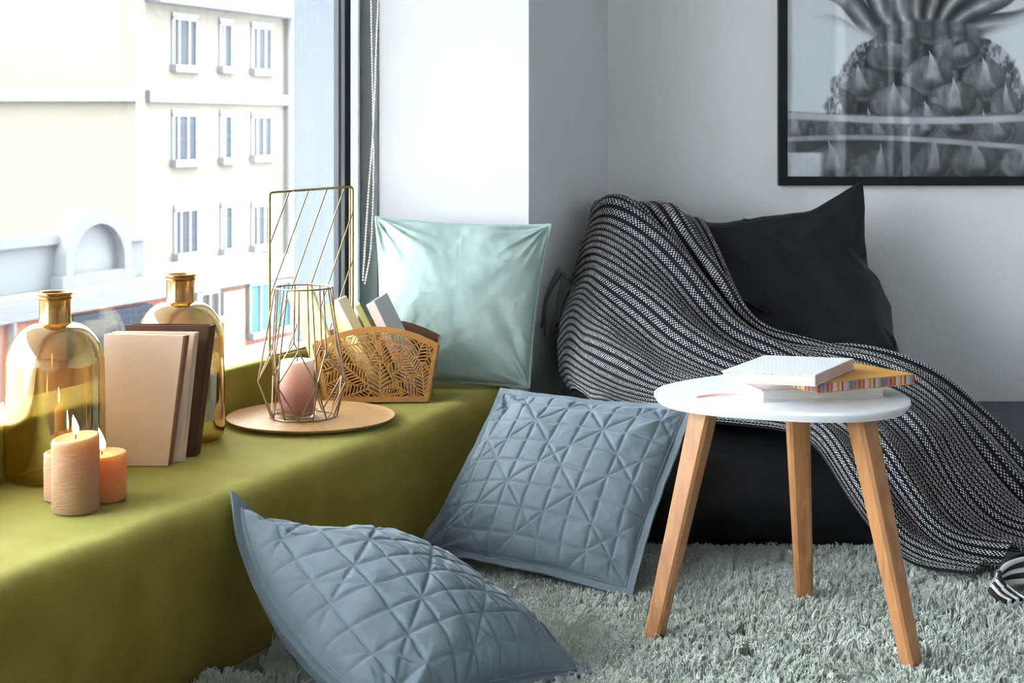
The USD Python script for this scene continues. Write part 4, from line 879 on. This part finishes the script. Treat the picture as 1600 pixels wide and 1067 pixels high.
# books in the box: each leans to the left
def tilted_book(label, foot, w, h, t, lean, yaw, cover, pages, name='boxed_book', spine=None):
    """foot: bottom centre; w along the depth of the cover, h height, t thickness; spine towards the camera's right"""
    m0 = trimesh.transformations.concatenate_matrices(trimesh.transformations.translation_matrix(foot), trimesh.transformations.rotation_matrix(math.radians(lean), [0, 1, 0]), trimesh.transformations.rotation_matrix(math.radians(yaw), [0, 0, 1]))
    th_ = thing(name, label, 'book', foot, group='books in the leaf-cut box')
    def put(m, n, mt, **k): m.apply_transform(m0); part(th_, n, m, mt, 25, **k)
    a = cbox((.0028, w, h), .0008); a.apply_translation((-t / 2 + .0014, 0, h / 2)); put(a, 'cover', cover)
    a = cbox((.0028, w, h), .0008); a.apply_translation((t / 2 - .0014, 0, h / 2)); put(a, 'back_cover', cover)
    a = cbox((t - .0056, w - .010, h - .008), .0008); a.apply_translation((0, .002, h / 2)); put(a, 'pages', pages)
    a = cbox((t, .004, h), .0015); a.apply_translation((0, -w / 2 + .001, h / 2)); put(a, 'spine', spine or cover)
M['bk_lemon'] = plain('lemon_cover', (.66, .60, .26), .5); M['bk_yellow'] = plain('yellow_cover', (.70, .62, .30), .5); M['bk_cream'] = plain('cream_spine', (.66, .57, .40), .5)
M['bk_lime'] = plain('lime_cover', (.48, .45, .14), .5); M['bk_pink'] = plain('pale_pink_spine', (.62, .50, .45), .5); M['bk_grey'] = plain('pale_grey_cover', (.55, .55, .56), .5); M['bk_mint'] = plain('mint_pages', (.58, .66, .56), .8)
fz = BENCH + .010
for lab, px, w, h, t, lean, yaw, cv, pg, sp in (
    ('pale lemon book leaning furthest left in the leaf-cut box', 527, .085, .29, .010, -20, 58, 'bk_lemon', 'bk_mint', 'bk_lemon'),
    ('thick book with yellow cover and cream spine in the leaf-cut box', 597, .10, .272, .028, -27, 32, 'bk_yellow', 'bk_mint', 'bk_cream'),
    ('narrow lime yellow book in the middle of the leaf-cut box', 629, .10, .262, .016, -27, 8, 'bk_lime', 'pages', 'bk_lime'),
    ('book with pale pink spine and grey cover, rightmost in the leaf-cut box', 661, .10, .275, .026, -26, -16, 'bk_grey', 'pages', 'bk_pink')):
    q = np.array([(px - CX) * 4.07 / F, 4.07, fz])
    tilted_book(lab, q, w, h, t, lean, yaw, M[cv], M[pg], spine=M[sp])

# ---------------------------------------------------------------- framed picture
yp = YB - .004
x0, zb_ = (1217 - CX) * 5.08 / F, EYE - (290 - HY) * 5.08 / F
PW, PH, FW = .98, 1.30, .029
pic = thing('framed_picture', 'large black framed grey pineapple photograph hanging on the end wall', 'picture', (x0 + PW / 2, yp - .015, zb_))
part(pic, 'frame_rail', obox((x0, yp - .034, zb_), (PW, 0, 0), (0, .032, 0), (0, 0, FW), .0015), M['black_frame'], 20)
part(pic, 'frame_rail', obox((x0, yp - .034, zb_ + PH - FW), (PW, 0, 0), (0, .032, 0), (0, 0, FW), .0015), M['black_frame'], 20)
part(pic, 'frame_rail', obox((x0, yp - .034, zb_ + FW), (FW, 0, 0), (0, .032, 0), (0, 0, PH - 2 * FW), .0015), M['black_frame'], 20)
part(pic, 'frame_rail', obox((x0 + PW - FW, yp - .034, zb_ + FW), (FW, 0, 0), (0, .032, 0), (0, 0, PH - 2 * FW), .0015), M['black_frame'], 20)
part(pic, 'backing', bx((x0 + .004, yp - .010, zb_ + .004), (x0 + PW - .004, yp - .002, zb_ + PH - .004)), M['black_frame'], False)
nx, nz = 420, 540
gx, gz = np.meshgrid(np.linspace(0, 1, nx), np.linspace(0, 1, nz), indexing='ij')
def sstep(a, b, x): t_ = np.clip((x - a) / (b - a), 0, 1); return t_ * t_ * (3 - 2 * t_)
def pineapple(X, Y):
    """grey tone on the print; X 0..1 across, Y metres up from its lower edge"""
    Xc = X * (PW - 2 * FW); nz_ = lambda s, sd, st=(1, 1): meshkit.fbm(np.stack([Xc * s * st[0], Y * s * st[1], Xc * 0 + sd], -1), 4, sd)
    tone = .70 + .05 * nz_(3, 1)
    cx_, cy_ = .46, .235
    r_ = np.hypot((Xc - cx_) / .325, (Y - cy_) / np.where(Y > cy_, .262, .5))
    wob = (nz_(26, 2) - .5) * .14
    Xo, Yo = Xc, Y; Xw, Yw = Xc + .055 * (nz_(7, 31) - .5), Y + .05 * (nz_(8, 32) - .5)
    bodym = sstep(1.02, .97, r_ + wob)
    rp_ = np.random.default_rng(17)
    grain = nz_(30, 4, (2.2, 1)); coarse = nz_(9, 40)
    def paint(base, cs):
        out = base.copy()
        for (x, y, sx, sy, k) in cs:
            a, b = (Xw - x) / sx, (Yw - y) / sy; r = np.hypot(a, b)
            m = sstep(1.0, .93, r + .16 * (coarse - .5))
            dm = np.sqrt(np.clip(1 - r ** 2, 0, 1))
            t_ = .035 + k * (.05 + .26 * np.clip(dm * (.45 - .5 * a + .55 * b), 0, 1)) * (.35 + 1.3 * grain) + .10 * k * sstep(.16, .0, np.abs(r - .80)) * (b < .2)
            out = out * (1 - m) + t_ * m
            w = np.clip((1.15 - b) / 1.5, 0, 1) * .42
            sp = sstep(1., .55, np.abs(a + .10 * b) / np.maximum(w, .02)) * sstep(-.42, -.05, b) * (b < 1.15)
            out = out * (1 - sp) + (.14 + k * .40 * (.4 + 1.1 * grain) * (.55 + .45 * b)) * sp
        return out
    cs = []
    for row, y in enumerate(np.arange(.50, .02, -.082)):
        n_ = 5 if row % 2 == 0 else 4
        for c in range(n_):
            q = (c - (n_ - 1) / 2) / 2.5; x = cx_ + .335 * math.sin(q * 1.5) * (1.02 - .9 * max(0, y - .38)) ; f_ = max(.35, math.cos(q * 1.45))
            cs.append((x + rp_.normal(0, .008), y + rp_.normal(0, .008) - .05 * abs(q), .098 * f_, .068, .6 + .6 * rp_.random()))
    body_ = paint(.03 + .05 * grain, cs)
    body_ = np.where((r_ > .86), body_ + .25 * sstep(.45, .65, nz_(60, 8, (2, 1))), body_)
    tone = tone * (1 - bodym) + body_ * bodym
    # the crown of leaves above
    ang_ = np.arctan2(Xc - cx_, Y - .385); rr2 = np.hypot(Xc - cx_, Y - .385)
    lf = np.abs(((ang_ + .12 * np.sin(rr2 * 14)) / .30) % 1 - .5) * 2
    crown = sstep(1.25, 1.05, np.abs(ang_)) * sstep(.105, .12, rr2 + .02 * lf) * sstep(.62, .55, rr2 + .25 * lf + .08 * np.abs(ang_))
    tone = tone * (1 - crown) + (.06 + .42 * (1 - lf) ** 2 * (.5 + nz_(30, 9))) * crown
    coll = sstep(.03, .01, np.abs(Y - .485 + .9 * (Xc - cx_) ** 2) - .010) * sstep(.20, .14, np.abs(Xc - cx_))
    tone = tone * (1 - coll) + (.08 + .30 * np.abs(np.sin(Xc * 60 + 6 * Y))* nz_(30, 10)) * coll
    # sliced fruit lying across the foot
    e1 = .215 - .018 * np.sin(Xc * 3.4) ; e2 = .11 + .02 * np.sin(Xc * 4 + .7)
    band = sstep(e1 + .006, e1 - .004, Y)
    low = paint(.10 + .16 * nz_(16, 11), [(x + rp_.normal(0, .01), .155 + rp_.normal(0, .008), .062, .050, .5 + .7 * rp_.random()) for x in np.arange(.02, 1., .135)])
    tone = tone * (1 - band) + low * band
    rimw = sstep(.016, .006, np.abs(Y - e1 + .012)); tone = tone * (1 - rimw) + (.40 + .15 * nz_(20, 12)) * rimw
    band2 = sstep(e2, e2 - .008, Y); low2 = paint(.03 + .10 * nz_(14, 15), [(x + rp_.normal(0, .012), .045 + rp_.normal(0, .01), .085, .075, .35 + .6 * rp_.random()) for x in np.arange(.0, 1., .155)])
    tone = tone * (1 - band2) + low2 * band2
    rim2 = sstep(.012, .004, np.abs(Y - e2)) ; tone = tone * (1 - rim2) + (.30 + .15 * nz_(24, 13)) * rim2
    lp = sstep(.13, .10, Xc) * sstep(.085, .075, Y); tone = tone * (1 - lp) + (.52 + .25 * nz_(25, 14)) * lp
    tone = np.where(tone < .5, .5 * (tone / .5) ** 1.35, tone)
    return np.clip(tone, .012, .9)
PX0, PZ0 = x0 + FW - .003, zb_ + FW - .003; pw_, ph_ = PW - 2 * FW + .006, PH - 2 * FW + .006
tone = pineapple(gx, gz * ph_)
vv = np.stack([PX0 + gx * pw_, np.full_like(gx, yp - .0125), PZ0 + gz * ph_], -1).reshape(-1, 3)
colr = np.stack([tone * .95, tone * .99, tone * 1.06], -1).reshape(-1, 3)
ff = grid_faces(nx, nz)
if trimesh.Trimesh(vv, ff[:2], process=False).face_normals[0][1] > 0: ff = ff[:, ::-1]
part(pic, 'print', (vv, ff), M['print'], col=colr, label='black and white print of a pineapple')
part(pic, 'glass', bx((PX0, yp - .020, PZ0), (PX0 + pw_, yp - .018, PZ0 + ph_)), M['picture_glass'], False)

# ---------------------------------------------------------------- blind chain
chain = thing('blind_chain', 'white beaded blind chain hanging beside the window', 'chain', P(575, 440, 4.40))
ca = np.array([P(592, -160, 4.40), P(591, 0, 4.40), P(588.5, 60, 4.40), P(584, 190, 4.40), P(576, 300, 4.40), P(567, 440, 4.40)])
cb = np.array([P(580, -160, 4.43), P(580, 0, 4.43), P(582, 120, 4.43), P(584, 260, 4.43), P(580, 380, 4.43), P(570, 445, 4.41)])
for nm, c in (('strand', ca), ('strand', cb)):
    pts = spline(c, 400); L = np.concatenate([[0], np.cumsum(np.linalg.norm(np.diff(pts, axis=0), axis=1))])
    cp = part(chain, nm, tube(pts[::8], .0011, 5), M['chain'])
    bs = np.arange(0, L[-1], .0082); bp_ = np.stack([np.interp(bs, L, pts[:, k]) for k in range(3)], 1); ico = trimesh.creation.icosphere(1, .0031)
    vv = (ico.vertices[None] + bp_[:, None]).reshape(-1, 3); ff = (ico.faces[None] + (np.arange(len(bp_)) * len(ico.vertices))[:, None, None]).reshape(-1, 3)
    part(cp, 'bead', (vv, ff), M['chain'], True, kind='stuff')
